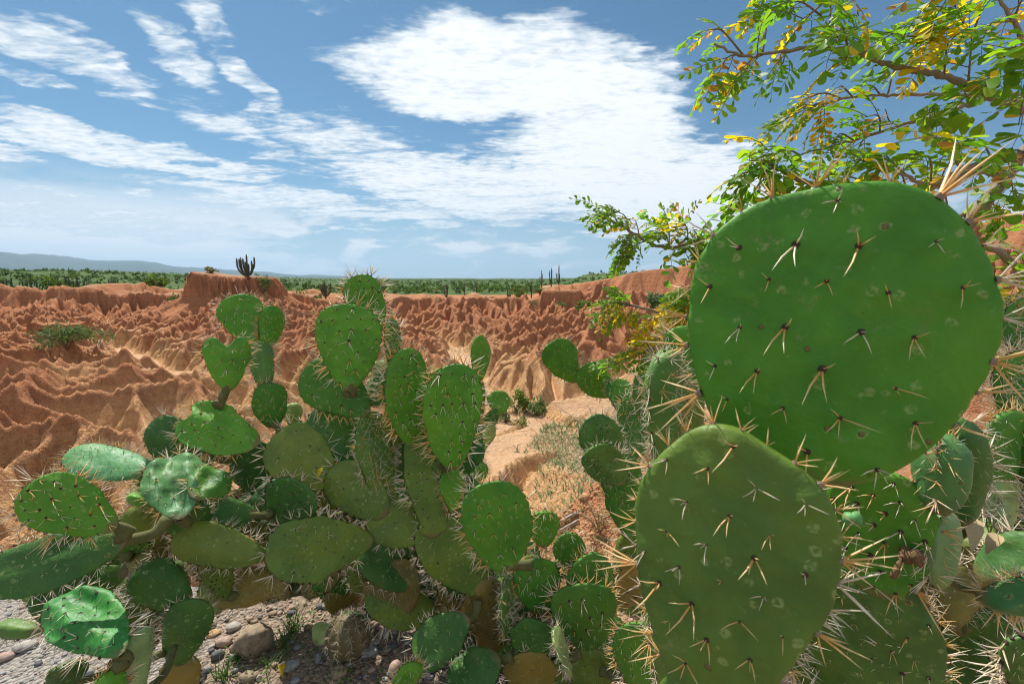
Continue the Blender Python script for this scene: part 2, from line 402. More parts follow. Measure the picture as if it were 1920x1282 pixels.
def height(X, Y, fine=True):
    X = np.asarray(X, float); Y = np.asarray(Y, float)
    r = np.hypot(X, Y)
    zin = bil(Z_, X, Y); soft = bil(soft_, X, Y); bs = bil(base_.astype(float), X, Y)
    flat = -.12 * smooth(2.0, 3.4, Y) * 0 + .02 * fbm(X * 1.3, Y * 1.3, 3, 70)
    z = np.where(Y < 1.7, flat, zin)
    z = np.where((Y >= 1.7) & (Y < 2.6), flat + (zin - flat) * smooth(1.7, 2.6, Y), z)
    if fine:
        ruf = np.clip(1 - bs, 0, 1) * smooth(2.8, 4, Y)
        hard = ruf * (1 - .6 * soft)
        nearw = 1 - .75 * smooth(14, 30, Y)
        z = z + hard * nearw * (.055 * (fbm(X * 1.7, Y * 1.7, 4, 71) - .1) + .03 * np.abs(fbm(X * 6, Y * 6, 3, 72))) + ruf * .02 * fbm(X * 9, Y * 9, 2, 73)
        z = z + (1 - ruf) * .012 * fbm(X * 5, Y * 5, 3, 74)
    ed = np.maximum(np.maximum(smooth(84, 91, Y), smooth(-64, -71, X)), smooth(40, 45, X))
    ed = np.where(Y < 1.7, smooth(20, 40, np.abs(X)), ed); ed = np.where(Y < -4, np.maximum(ed, smooth(-4, -40, Y)), ed)
    ed = np.maximum(ed, smooth(88, 96, r))
    return z * (1 - ed) + plain_h(X, Y) * ed
def gz(x, y): return float(height(np.array([x]), np.array([y]))[0])

def make_land():
    az = np.radians(np.concatenate([np.linspace(-180, -64, 30)[:-1], np.linspace(-64, 62, 870), np.linspace(62, 180, 30)[1:-1]]))
    rr = np.concatenate([np.geomspace(.25, 2., 45)[:-1], np.geomspace(2., 12, 190)[:-1], np.geomspace(12, 30, 235)[:-1], np.geomspace(30, 74, 310)[:-1], np.geomspace(74, 96, 40)[:-1], np.geomspace(96, 45000, 130)])
    A, RR = np.meshgrid(az, rr); X, Y = np.sin(A) * RR, np.cos(A) * RR
    Zv = height(X, Y); nr, na = X.shape
    idx = np.arange(nr * na).reshape(nr, na); nx = np.roll(idx, -1, axis=1)
    q = np.stack([idx[:-1], nx[:-1], nx[1:], idx[1:]], -1)[:, :, ::-1]
    cx, cy, cz = X[:-1], Y[:-1], Zv[:-1]
    edge = 3.0 + .3 * fbm(cx * .9, cy * .9, 3, 8) - 1.0 * smooth(-.5, .5, cx) + .5 * smooth(1.5, 4, cx)
    g_mask = (cy < edge) & (np.hypot(cx, cy) < 60)
    p_mask = (RR[:-1] >= 95.9) | ((cy <= -4) & ~g_mask)
    b_mask = ~g_mask & ~p_mask
    V = np.stack([X, Y, Zv], -1).reshape(-1, 3)
    for nm, mk in (('ground', g_mask), ('badlands', b_mask), ('plain', p_mask)):
        qq = q[mk]; used = np.unique(qq); re = np.full(len(V), -1); re[used] = np.arange(len(used))
        vv, qq = V[used], re[qq]; tt = None
        if nm == 'ground':
            ring = re[idx[0]]; vv = np.concatenate([vv, [[0, 0, gz(0, 0)]]]); c = len(vv) - 1
            tt = np.stack([np.full(na, c), np.roll(ring, -1), ring], -1)
        o = ob(nm, mesh(nm, vv, qq, tt, [LAND[nm]])); o['kind'] = 'structure'
def soil_mats():
    out = {}
    # badlands: red clay above, tan below, pale sand on the floors, clods and rills as fine relief
    m_, N = mat('badland_clay', .95, .1); g = N.add('ShaderNodeNewGeometry'); P = g.outputs['Position']; px, py, pz = N.sep(P)
    big = N.noise(P, .22, 4, .55); med = N.noise(P, 1.3, 4, .6); fin = N.noise(P, 9., 5, .65); gr = N.noise(P, 42., 3, .6)
    strat = N.m('SINE', N.m('MULTIPLY', N.m('ADD', pz, N.m('MULTIPLY', med, .25)), 13.))
    hgt = N.m('ADD', pz, N.m('ADD', N.m('MULTIPLY', N.m('SUBTRACT', big, .5), 1.6), N.m('MULTIPLY', N.m('SUBTRACT', med, .5), .8)))
    far = N.ss(py, 16, 40)
    t = N.ss(N.m('ADD', hgt, N.m('MULTIPLY', far, .9)), -3.5, -1.9)
    red = N.mix(med, (.50, .205, .095), (.58, .275, .140)); tan = N.mix(med, (.68, .39, .18), (.74, .47, .24))
    c = N.mix(t, tan, red)
    nz = N.sep(g.outputs['Normal'])[2]
    flat = N.m('MULTIPLY', N.ss(nz, .90, .985), N.ss(pz, -2.2, -3.2))
    ramp = N.m('MULTIPLY', N.m('MULTIPLY', N.ss(nz, .86, .97), N.ss(px, -2.6, -.8)), N.m('MULTIPLY', N.ss(py, 16, 9), N.ss(py, 4.2, 6.5)))
    c = N.mix(N.m('MAXIMUM', flat, N.m('MULTIPLY', ramp, .8)), c, N.mix(med, (.66, .40, .22), (.74, .50, .31)))
    cap = N.m('MULTIPLY', N.ss(nz, .9, .97), N.ss(hgt, -1.6, -.7)); c = N.mix(N.m('MULTIPLY', N.m('MULTIPLY', cap, far), .75), c, (.50, .33, .20))
    c = N.mix(N.m('MULTIPLY', N.ss(strat, .2, 1.), .16), c, (.30, .11, .06))
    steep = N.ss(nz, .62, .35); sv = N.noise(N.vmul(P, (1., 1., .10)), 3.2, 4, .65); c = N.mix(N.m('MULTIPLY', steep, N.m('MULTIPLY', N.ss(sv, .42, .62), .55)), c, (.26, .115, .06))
    s2 = N.m('SINE', N.m('MULTIPLY', N.m('ADD', pz, N.m('MULTIPLY', big, .3)), 24.)); c = N.mix(N.m('MULTIPLY', steep, N.m('MULTIPLY', N.ss(s2, .3, 1.), .35)), c, (.52, .30, .17))
    c = N.mix(N.ss(fin, .35, .75), N.mix(1., c, (.82, .79, .77), 'MULTIPLY'), c)
    c = N.mix(N.m('MULTIPLY', N.ss(gr, .55, .8), .25), c, (.66, .42, .27))
    N.put(N.bsdf.inputs['Base Color'], c)
    st = N.vmul(P, (1., 1., .14)); rill = N.noise(st, 4.2, 5, .65)
    vo = N.voro(P, 26.)
    h = N.m('ADD', N.m('MULTIPLY', fin, .07), N.m('ADD', N.m('MULTIPLY', rill, .16), N.m('ADD', N.m('MULTIPLY', gr, .02), N.m('MULTIPLY', vo, .022))))
    N.put(N.bsdf.inputs['Normal'], N.bump(h, 1., 1.35))
    out['badlands'] = m_
    # near ground: sandy grit between the pebbles
    m_, N = mat('gritty_ground', .95, .1); g = N.add('ShaderNodeNewGeometry'); P = g.outputs['Position']; px, py, pz = N.sep(P)
    a = N.noise(P, 3., 4, .6); b = N.noise(P, 60., 4, .6); v = N.voro(P, 75.); vc = N.voro(P, 75., 1)
    grey = N.mix(b, (.20, .175, .15), (.42, .38, .33)); brown = N.mix(b, (.13, .08, .05), (.36, .23, .13)); oran = N.mix(b, (.42, .20, .10), (.60, .34, .19))
    right = N.ss(N.m('ADD', N.m('ADD', px, N.m('MULTIPLY', a, 1.2)), N.m('MULTIPLY', py, -.10)), -1.0, -.5)
    right2 = N.ss(N.m('ADD', px, N.m('MULTIPLY', a, .8)), .30, .75)
    c = N.mix(right2, N.mix(right, grey, brown), oran)
    hsv = N.sep(vc); c = N.mix(.35, c, N.mix(hsv[0], (.16, .145, .135), (.52, .46, .38)))
    N.put(N.bsdf.inputs['Base Color'], c)
    N.put(N.bsdf.inputs['Normal'], N.bump(N.m('ADD', N.m('MULTIPLY', v, -.02), N.m('MULTIPLY', b, .012)), .8, 1.))
    out['ground'] = m_
    # plain: green scrub land, paler bare patches
    m_, N = mat('scrub_plain', .95, .05); g = N.add('ShaderNodeNewGeometry'); P = g.outputs['Position']
    a = N.noise(P, .006, 5, .6); b = N.noise(P, .06, 4, .6); v = N.voro(P, .11)
    c = N.mix(N.ss(b, .4, .62), (.062, .100, .034), (.105, .145, .048))
    c = N.mix(N.ss(v, .30, .60), (.045, .085, .026), c)
    c = N.mix(N.m('MULTIPLY', N.ss(a, .60, .70), .55), c, (.26, .19, .11))
    N.put(N.bsdf.inputs['Base Color'], c); out['plain'] = m_
    return out
LAND = soil_mats()
make_land()
print('land', round(time.time() - T0, 1))
# ------------------------------------------------------------------ prickly pears
def pad_material():
    m_, N = mat('cactus_skin', .5, .3)
    oi = N.add('ShaderNodeObjectInfo'); tc = N.add('ShaderNodeTexCoord'); P = tc.outputs['Object']; yl = N.sep(P)[1]
    rv = N.add('ShaderNodeVectorMath', operation='ADD'); N.put(rv.inputs[0], P)
    N.put(rv.inputs[1], N.xyz(N.m('MULTIPLY', oi.outputs['Random'], 31.), N.m('MULTIPLY', oi.outputs['Random'], 17.), 0.)); P = rv.outputs[0]
    base = oi.outputs['Color']
    a = N.noise(P, 13., 4, .55, .4); b = N.noise(P, 55., 4, .6); c = N.noise(P, 220., 3, .6)
    col = N.mix(N.ss(a, .35, .68), N.mix(1., base, (.80, .84, .82), 'MULTIPLY'), N.mix(1., base, (1.22, 1.14, 1.05), 'MULTIPLY'))
    col = N.mix(N.m('MULTIPLY', N.ss(b, .50, .72), .28), col, N.mix(1., base, (1.75, 1.35, 1.2), 'MULTIPLY'))
    big = N.noise(P, 5.5, 3, .5, .3); col = N.mix(N.m('MULTIPLY', N.ss(big, .42, .66), .6), col, N.mix(1., base, (1.55, 1.18, .75), 'MULTIPLY'))
    # pale ring shaped flecks, corky scars, rusty stains
    wv = N.add('ShaderNodeVectorMath', operation='MULTIPLY_ADD'); N.put(wv.inputs[0], N.noise(P, 120., 2, .5, out=1)); wv.inputs[1].default_value = (.007, .007, .007); N.put(wv.inputs[2], P)
    v = N.voro(wv.outputs[0], 50.); vcol = N.sep(N.voro(wv.outputs[0], 50., 1))
    on = N.ss(vcol[0], .50, .56)
    ring = N.m('MULTIPLY', N.m('MULTIPLY', N.ss(v, .02, .15, .35, 1.), N.ss(v, .30, .19)), on)
    ring = N.m('MULTIPLY', ring, N.ss(c, .35, .6))
    col = N.mix(N.m('MULTIPLY', ring, .62), col, (.30, .38, .13))
    scar = N.m('MULTIPLY', N.ss(v, .17, .09), N.ss(vcol[1], .90, .92)); col = N.mix(N.m('MULTIPLY', scar, .85), col, (.21, .105, .05))
    st = N.m('MULTIPLY', N.ss(N.noise(P, 7., 5, .65), .62, .74), N.ss(b, .35, .6)); col = N.mix(N.m('MULTIPLY', st, .5), col, (.20, .15, .045))
    edge_ = N.m('MULTIPLY', N.ss(N.noise(P, 26., 5, .7), .60, .70), N.ss(c, .4, .62)); col = N.mix(N.m('MULTIPLY', edge_, .5), col, (.30, .25, .12))
    dust = N.ss(N.noise(P, 90., 2, .5), .66, .8); col = N.mix(N.m('MULTIPLY', dust, .25), col, (.30, .34, .20))
    cork = N.ss(N.m('ADD', yl, N.m('MULTIPLY', N.m('SUBTRACT', b, .5), .03)), .022, .004); col = N.mix(N.m('MULTIPLY', cork, .75), col, (.19, .13, .065))
    N.put(N.bsdf.inputs['Base Color'], col)
    N.put(N.bsdf.inputs['Roughness'], N.m('ADD', .37, N.m('MULTIPLY', b, .28)))
    N.bsdf.inputs['Subsurface Weight'].default_value = .0
    N.put(N.bsdf.inputs['Normal'], N.bump(N.m('ADD', N.m('MULTIPLY', a, .009), N.m('ADD', N.m('MULTIPLY', b, .0018), N.m('MULTIPLY', scar, .003))), .8, 1.))
    return m_
def spine_material(name, root, tip):
    m_, N = mat(name, .5, .4)
    at_ = N.add('ShaderNodeAttribute'); at_.attribute_name = 'along'
    g = N.add('ShaderNodeObjectInfo'); geo = N.add('ShaderNodeNewGeometry')
    n = N.noise(geo.outputs['Position'], 160., 2)
    f = N.ss(at_.outputs['Fac'], .05, 1.)
    c = N.mix(N.m('ADD', f, N.m('MULTIPLY', N.m('SUBTRACT', n, .5), .6), clamp=True), root, tip)
    N.put(N.bsdf.inputs['Base Color'], c)
    return m_
SKIN = pad_material()
SP_GOLD = spine_material('golden_spine', (.62, .32, .08), (.86, .66, .36))
SP_PALE = spine_material('pale_spine', (.62, .47, .30), (.84, .75, .62))
SP_OLD = spine_material('weathered_spine', (.16, .115, .08), (.50, .42, .34))
def plain_mat(name, col, rough=.8, var=.25, scale=60., bump=0.):
    m_, N = mat(name, rough, .25); tc = N.add('ShaderNodeTexCoord'); n = N.noise(tc.outputs['Object'], scale, 4, .6)
    k = lambda f: tuple(x * f for x in col)
    N.put(N.bsdf.inputs['Base Color'], N.mix(n, k(1 - var * 1.5), k(1 + var * 1.5)))
    if bump: N.put(N.bsdf.inputs['Normal'], N.bump(n, .8, bump))
    return m_
STEM = plain_mat('woody_stem', (.125, .125, .045), .85, .35, 40., .004)
AREOLE = plain_mat('areole_felt', (.060, .040, .028), .95, .4, 300.)
AREOLE_L = plain_mat('pale_areole_felt', (.24, .18, .13), .95, .4, 300.)

def cluster_geo(n, lo, hi, l0, l1, rg, thick=.034, down=.0, sides=4, cushion=.085):
    """areole cushion with its spines; +Z outwards, -Y towards the pad's foot. Returns verts, tris, material index, along"""
    V = []; T = []; MI = []; AL = []
    k = 6; ang = np.arange(k) * 2 * math.pi / k
    ring = np.stack([np.cos(ang), np.sin(ang), np.zeros(k)], -1)
    V += [ring * cushion - [0, 0, .03], ring * cushion * .7 + [0, 0, cushion * .55], np.array([[0, 0, cushion * .8]])]
    for i in range(k):
        j = (i + 1) % k; T += [(i, j, k + j), (i, k + j, k + i), (k + i, k + j, 2 * k)]; MI += [1, 1, 1]
    nb = 2 * k + 1; AL += [0] * nb
    off = rg.uniform(0, 6.28)
    for s in range(n):
        th = math.radians(rg.uniform(lo, hi)); ph = rg.uniform(0, 6.28) if n <= 3 else off + s * 6.283 / n + rg.uniform(-.5, .5)
        d = np.array([math.sin(th) * math.cos(ph), math.sin(th) * math.sin(ph) - down * rg.uniform(.3, 1), math.cos(th)]); d /= np.linalg.norm(d)
        L = rg.uniform(l0, l1); r = thick * (.65 + .5 * L)
        a = np.cross(d, [.3, .5, .8]); a /= np.linalg.norm(a); b = np.cross(a, d)
        an = np.arange(sides) * 2 * math.pi / sides
        c0 = np.outer(np.cos(an), a) + np.outer(np.sin(an), b)
        bend = a * rg.uniform(-.05, .05) * L
        V += [c0 * r, c0 * r * .8 + d * L * .5 + bend, (d * L)[None] + bend * .3]
        for i in range(sides):
            j = (i + 1) % sides
            T += [(nb + i, nb + j, nb + sides + j), (nb + i, nb + sides + j, nb + sides + i), (nb + sides + i, nb + sides + j, nb + 2 * sides)]; MI += [0, 0, 0]
        AL += [0] * sides + [.5] * sides + [1]
        nb += 2 * sides + 1
    return np.concatenate(V), np.array(T), np.array(MI), np.array(AL, np.float32)
def with_along(me, al):
    at_ = me.attributes.new('along', 'FLOAT', 'POINT'); at_.data.foreach_set('value', np.asarray(al, np.float32)); return me
CL = {}
def make_clusters():
    rg = np.random.default_rng(3)
    spec = {'face': (7, (2, 25, 70, .35, 1.0, .5)), 'rim': (7, (4, 6, 62, .5, 1.25, .1)), 'dense': (6, (6, 15, 82, .4, 1.15, .2)), 'old': (6, (2, 30, 78, .25, .8, .5)), 'star': (4, (10, 40, 84, .7, 1.05, .1)), 'single': (8, (3, 25, 66, .18, 1.15, .5)), 'tuft': (4, (3, 5, 55, .3, .7, .1)), 'few': (4, (2, 20, 60, .5, 1.0, .5))}
    for nm, (cnt, (n, lo, hi, l0, l1, dn)) in spec.items():
        CL[nm] = []
        for k in range(cnt):
            g = cluster_geo(n + (k % 2) * (2 if n > 3 else 1), lo, hi, l0, l1, rg, down=dn, thick=.016 if nm in ('dense', 'star') else .020, cushion={'old': .11, 'face': .11, 'single': .10, 'few': .105}.get(nm, .085))
            for c in ('gold', 'pale', 'old'):
                sm = {'gold': SP_GOLD, 'pale': SP_PALE, 'old': SP_OLD}[c]
                CL[nm].append(None); me = with_along(mesh('spine_cluster', g[0], None, g[1], [sm, AREOLE_L if nm in ('rim', 'tuft') else AREOLE], None, g[2], False), g[3])
                CL[nm][-1] = (c, g, me)
make_clusters()
def pick(kind, colour): 
    return rnd.choice([x for x in CL[kind] if x[0] == colour])

# skin colours
GREEN = {'bright': (.080, .255, .020), 'mid': (.062, .195, .024), 'dark': (.045, .130, .024), 'olive': (.115, .185, .034), 'brown': (.20, .165, .045), 'pale': (.23, .36, .13), 'blue': (.070, .20, .070), 'muted': (.085, .185, .042), 'moss': (.085, .170, .032), 'deep': (.035, .190, .028)}

class Pad:
    def __init__(s, ub, vb, ut, vt, w, tb, tt, twist=0., kind='bright', sp='std', cr=0., heart=0., neck=.30, thick=None, res=1, bend=0., dens=5.0, slen=None, egg=.30, lob=0.):
        B, T = at(ub, vb, tb), at(ut, vt, tt); s.B = B; ax = T - B; s.L = ax.length; ax.normalize()
        mid = (B + T) / 2; view = (Vector((0, 0, EYE)) - mid); view.normalize()
        n = view - ax * view.dot(ax); n.normalize()
        x0 = ax.cross(n); a_, b_ = px_of(mid + x0 * .01), px_of(mid - x0 * .01); dens_px = math.hypot(a_[0] - b_[0], a_[1] - b_[1]) / .02
        n = Matrix.Rotation(R(twist), 3, ax) @ n
        x = ax.cross(n); x.normalize()
        s.M = Matrix((x, ax, n)).transposed().to_4x4(); s.M.translation = B
        t = (tb + tt) / 2; s.t = t
        s.W = w / dens_px / max(.3, abs(math.cos(R(twist)))); s.th = thick if thick else min(.03, .085 * s.W + .004)
        s.kind, s.sp, s.cr, s.heart, s.neck, s.res, s.bend, s.dens, s.egg, s.lob = kind, sp, cr, heart, neck, res, bend, dens, egg, lob
        rs = random.Random(s.seed_next()); s.cr = s.cr or (rs.uniform(.01, .035) if kind in ('dark', 'olive', 'brown', 'muted') and w < 200 else rs.uniform(.0, .012)); s.skew = rs.uniform(-.16, .16); s.asym = rs.uniform(-.10, .10); s.egg = s.egg + rs.uniform(-.10, .14) * (sp != 'hero')
        if thick and w > 380: s.skew = s.asym = 0.
        s.slen = slen * 1.1 if slen else .25 * min(max(s.W, .12), .2)
        s.seed = rnd.randint(0, 9999); s.ph = rnd.uniform(0, 6.28); s.scal = rnd.uniform(.014, .030) if w < 300 else .006
    _n = 0
    def seed_next(s): Pad._n += 1; return Pad._n * 7919
    def half(s, y):
        """half width at y in 0..1"""
        c = np.clip(1 - 2 * np.asarray(y, float), -1, 1); si = np.sqrt(np.maximum(1 - c * c, 0))
        f = si ** .92 * (1 - s.egg * c) / (1 + .5 * s.egg * s.egg)
        return s.W / 2 * np.maximum(f, s.neck * np.clip(1 - y * 2.2, 0, 1) * np.minimum(1, (np.asarray(y) * 14 + .3)))
    def warp(s, x, y):
        """offset of the middle sheet along the pad's normal"""
        u = x / s.W; v = y / s.L
        z = s.bend * s.L * (v * v - v * .6) * 1.0
        if s.cr: z = z + s.cr * s.W * (np.sin(u * 11 + s.ph + v * 1.5) * .5 + .6 * fbm(u * 3.2 + s.seed, v * 3.2, 2, 5)) * np.minimum(1, v * 2.5)
        z = z + .035 * s.W * fbm(u * 1.6 + s.seed, v * 1.6, 2, 6) + s.W * .10 * (rsign(s.seed)) * u * u
        return z
    def thick_at(s, x, y):
        h = s.half(y / s.L); k = np.clip(1 - (x / np.maximum(h, 1e-5)) ** 2, 0, 1)
        return s.th / 2 * k ** .42 * (.35 + .65 * np.clip(h / (s.W / 2), 0, 1) ** .6)
    def shear(s, x, y): return x * (1 + s.asym * np.sign(x)) + s.skew * s.W * (np.asarray(y) / s.L) * (np.asarray(y) / s.L - 1) * 1.6
    def notch(s, x, y):
        if s.heart: y = y - 1e-9 - s.heart * s.L * np.exp(-(x / (.17 * s.W)) ** 2) * smooth(.45, 1., y / s.L)
        if s.lob: y = y + s.lob * s.L * np.sin(x / s.W * 9 + s.ph) * smooth(.5, 1., y / s.L)
        return y
    def areoles(s):
        out = []; d = s.W / s.dens; rg = np.random.default_rng(s.seed)
        row = 0; y = s.L * .10
        while y < s.L * .97:
            hw = float(s.half(y / s.L)); off = (row % 2) * d * .5 + rg.uniform(-.1, .1) * d
            for k in range(-6, 7):
                x = off + k * d + rg.uniform(-.13, .13) * d; yy = y + rg.uniform(-.13, .13) * d
                hw2 = float(s.half(min(yy / s.L, 1)))
                if abs(x) < hw2 * .86 and 0 < yy < s.L * .955:
                    for side in (1, -1): out.append(('face', x, yy, side))
            y += d * .84; row += 1
        # along the edge
        ys = np.concatenate([np.linspace(.12, .9, 60), np.linspace(.9, 1., 60)]); xs = s.half(ys)
        pl = np.stack([np.concatenate([-xs, xs[::-1]]), np.concatenate([ys, ys[::-1]]) * s.L], -1)
        sl = np.concatenate([[0], np.cumsum(np.hypot(*np.diff(pl, axis=0).T))]); de = d * (.62 if s.kind in ('bright', 'moss', 'mid', 'blue') else .8)
        for q in np.arange(de * .5, sl[-1], de):
            q = q + rg.uniform(-.2, .2) * de; x = np.interp(q, sl, pl[:, 0]); yy = np.interp(q, sl, pl[:, 1]); out.append(('rim', x, yy, 0))
        return out
    def build(s, root, root_loc):
        nr, nk = ((64, 72) if s.res == 2 else (30, 36) if s.res == 1 else (18, 20))
        ph = np.linspace(0, math.pi, nr); Y = (1 - np.cos(ph)) / 2; al = np.arange(nk) * 2 * math.pi / nk
        ar = s.areoles(); s.ar = ar
        Yg, Ag = np.meshgrid(Y, al, indexing='ij'); h = s.half(Yg)
        arc = np.abs(np.arctan2(np.sign(np.cos(Ag)) * h, (Yg - .55) * s.L + 1e-6))
        sc = 1 + s.scal * np.sin(arc * 2 * math.pi / max(.22, .62 / s.dens * 2.1)) * smooth(.1, .4, Yg) * np.abs(np.cos(Ag)) ** 3 + (.03 if s.res == 2 and s.W > .16 else .09) * vnoise(arc * 1.9 + s.seed, np.sign(np.cos(Ag)) * 3.3 + 0 * arc, 8)
        x = h * np.cos(Ag) * sc; y = Yg * s.L
        sn = np.sin(Ag); z = np.sign(sn) * s.thick_at(h * np.cos(Ag), y)
        if s.res >= 1:                                           # the skin rises a little under every areole
            for kd, ax_, ay, side in ar:
                if kd == 'face':
                    g = np.exp(-((x - ax_) ** 2 + (y - ay) ** 2) / (.0105 if s.res == 2 else .013) ** 2) * .0034; z = z + np.where(sn * side > 0, g * side, 0)
        z = z + s.warp(x, y); y, x = s.notch(x, y), s.shear(x, y)
        V = np.stack([x, y, z], -1).reshape(-1, 3)
        i = np.arange(nr * nk).reshape(nr, nk); n2 = np.roll(i, -1, 1)
        q = np.stack([i[:-1], n2[:-1], n2[1:], i[1:]], -1).reshape(-1, 4)
        o = ob('pad', mesh('pad', V, q, None, [SKIN]), root, Matrix.Translation(-Vector(root_loc)) @ s.M)
        c = GREEN[s.kind]; f = rnd.uniform(.88, 1.14); o.color = (c[0] * f * rnd.uniform(.9, 1.12), c[1] * f, c[2] * f * rnd.uniform(.85, 1.2), 1)
        s.ob = o
        return o
    def frames(s):
        """matrices (pad space) of every spine cluster"""
        res = []
        for kd, x, y, side in s.ar:
            x0, y0 = x, y; e = .004
            if kd == 'face':
                z = float(s.warp(np.array([x]), np.array([y]))[0]) + side * float(s.thick_at(np.array([x]), np.array([y]))[0]) + side * .0015
                hw = float(s.half(y / s.L)); n = Vector((x / max(hw, 1e-4) * .35, .25 * (y / s.L - .5), side)); n.normalize()
            else:
                z = float(s.warp(np.array([x]), np.array([y]))[0])
                yy = y / s.L; dh = (float(s.half(min(yy + .01, 1))) - float(s.half(max(yy - .01, 0)))) / ((min(yy + .01, 1) - max(yy - .01, 0)) * s.L)
                n = Vector((1 if x > 0 else -1, -dh, 0)) if abs(x) > s.W * .04 else Vector((x / s.W, 1, 0)); n.normalize()
            y1 = float(s.notch(np.array([x]), np.array([y]))[0])
            up = Vector((0, 1, 0)) if kd == 'face' else Vector((0, 0, 1)); xx = up.cross(n); xx.normalize(); yv = n.cross(xx)
            if kd == 'rim': 
                a = rnd.uniform(0, 6.28); xx, yv = xx * math.cos(a) + yv * math.sin(a), yv * math.cos(a) - xx * math.sin(a)
            M = Matrix((xx, yv, n)).transposed().to_4x4(); M.translation = (float(s.shear(x, y)), y1, z)
            res.append((kd, M, n))
        return res
def fill_pads(n, u0, u1, v0, v1, t0, t1, seed, w0=70, w1=115):
    """older pads crowding the inside of a clump"""
    r = random.Random(seed); out = []
    for k in range(n):
        u, v = r.uniform(u0, u1), r.uniform(v0, v1); a = r.uniform(-1.1, 1.1); L = r.uniform(75, 125); t = r.uniform(t0, t1)
        out.append(Pad(u - math.sin(a) * L / 2, v + math.cos(a) * L / 2, u + math.sin(a) * L / 2, v - math.cos(a) * L / 2, r.uniform(w0, w1) * .85, t, t + r.uniform(-.06, .06), r.uniform(-55, 55), r.choice(['dark', 'dark', 'olive', 'mid', 'brown', 'muted', 'mid']), res=0))
    return out
def rsign(k): return 1 if k % 2 else -1

def prickly_pear(label, pads, root_px, limit=300):
    loc = at(*root_px); loc.z = gz(loc.x, loc.y)
    root = thing('prickly_pear', label, 'cactus', loc, 'prickly pear cacti on the near bank')
    cand = []; camp = Vector((0, 0, EYE))
    for p in pads:
        p.build(root, loc)
        for kd, M, n in p.frames():
            young = p.kind in ('bright', 'mid', 'blue', 'moss')
            if p.sp == 'dense': kind, colr = 'dense', ('pale' if rnd.random() < .75 else 'gold')
            elif kd == 'rim':
                kind, colr = ('rim', 'gold' if (young and rnd.random() < .7) else 'pale')
                if not young and rnd.random() < .35: kind = 'old'
            else: kind, colr = ('face' if rnd.random() < .45 else 'few', 'gold' if rnd.random() < .5 else 'pale') if young else ('old', 'old' if rnd.random() < .7 else 'pale')
            if p.sp == 'few' and kd == 'face': kind = 'single' if rnd.random() < (.55 if p.kind == 'moss' else .25) else 'few'
            if p.sp == 'bare' and rnd.random() < .45: continue
            L = p.slen * rnd.uniform(.6, 1.15) * (1.05 if kd == 'rim' else .95) * (.7 if p.kind in ('olive', 'brown', 'dark') and kd == 'face' else 1.)
            if kd == 'rim' and p.sp == 'few': L *= rnd.choice([.5, .7, 1.0, 1.15]) * (.5 if p.W > .27 and M.translation.y > p.L * .62 else 1.)
            if kd == 'face' and p.W > .15: L *= rnd.choice([.65, .9, 1.1])
            wM = p.M @ M; pos = wM.translation; d = camp - pos
            facing = (wM.to_3x3() @ Vector((0, 0, 1))).dot(d.normalized())
            x_, y_, z_ = pos; dep = y_ * CP - (z_ - EYE) * SP
            u = 960 + FPX * x_ / max(dep, .05); v = 641 - FPX * ((z_ - EYE) * CP + y_ * SP) / max(dep, .05)
            seen = (facing > -.15 or kd == 'rim') and -40 < u < 1960 and -40 < v < 1320
            cand.append((L / max(dep, .1) if seen else -1, kind, colr, L, M, p))
    # woody old stems carry every pad that grows from no other pad
    done = []
    for p in sorted(pads, key=lambda q: q.B.z):
        best = (1e9, None)
        for q in done:
            for f in (.1, .3, .5, .7, .9):
                c_ = q.M @ Vector((0, q.L * f, 0)); g = (c_ - p.B).length - float(q.half(f)) * .9
                if g < best[0]: best = (g, c_)
        base = Vector((p.B.x * .5 + loc.x * .5, p.B.y * .5 + loc.y * .5, 0)); base.z = gz(base.x, base.y) - .03; tip = p.M @ Vector((0, .02, 0))
        gd = (base - p.B).length
        if best[0] > .02:
            e = best[1] + (p.B - best[1]).normalized() * max(0., (p.B - best[1]).length - best[0]) * .85 if best[0] < gd else base; S = spline([tip - loc, (tip * .5 + e * .5) - loc + Vector((rnd.uniform(-.02, .02), rnd.uniform(0, .03), -.02)), e - loc], 4); n_ = len(S)
            V, q4, t3 = tube_geo(S, np.linspace(min(.011, p.W * .10), min(.017, p.W * .14), n_), 8, True, .25, np.random.default_rng(p.seed)); ob('stem', mesh('stem', V, q4, t3, [STEM]), root)
        done.append(p)
    cand.sort(key=lambda c: -c[0])
    VV = []; TT = []; MM = []; AA = []; nb = 0
    ri = Matrix.Translation(-loc)
    for i, (sc, kind, colr, L, M, p) in enumerate(cand):
        c, g, me = pick(kind, colr)
        if i < limit and sc > 0:
            o = bpy.data.objects.new('spine_cluster', me); COL.objects.link(o); o.parent = p.ob; o.matrix_basis = M @ Matrix.Diagonal((L, L, L, 1))
        else:
            m4 = np.array(ri @ p.M @ M @ Matrix.Diagonal((L, L, L, 1)))
            VV.append(g[0] @ m4[:3, :3].T + m4[:3, 3]); TT.append(g[1] + nb); MM.append(np.where(g[2] == 1, 3, {'gold': 0, 'pale': 1, 'old': 2}[c])); AA.append(g[3]); nb += len(g[0])
    if VV:
        o = ob('spines', with_along(mesh('spines', np.concatenate(VV), None, np.concatenate(TT), [SP_GOLD, SP_PALE, SP_OLD, AREOLE], None, np.concatenate(MM), False), np.concatenate(AA)), root)
        o['kind'] = 'stuff'
    return root
B_ = 'bright'; D_ = 'dark'; O_ = 'olive'; M_ = 'mid'
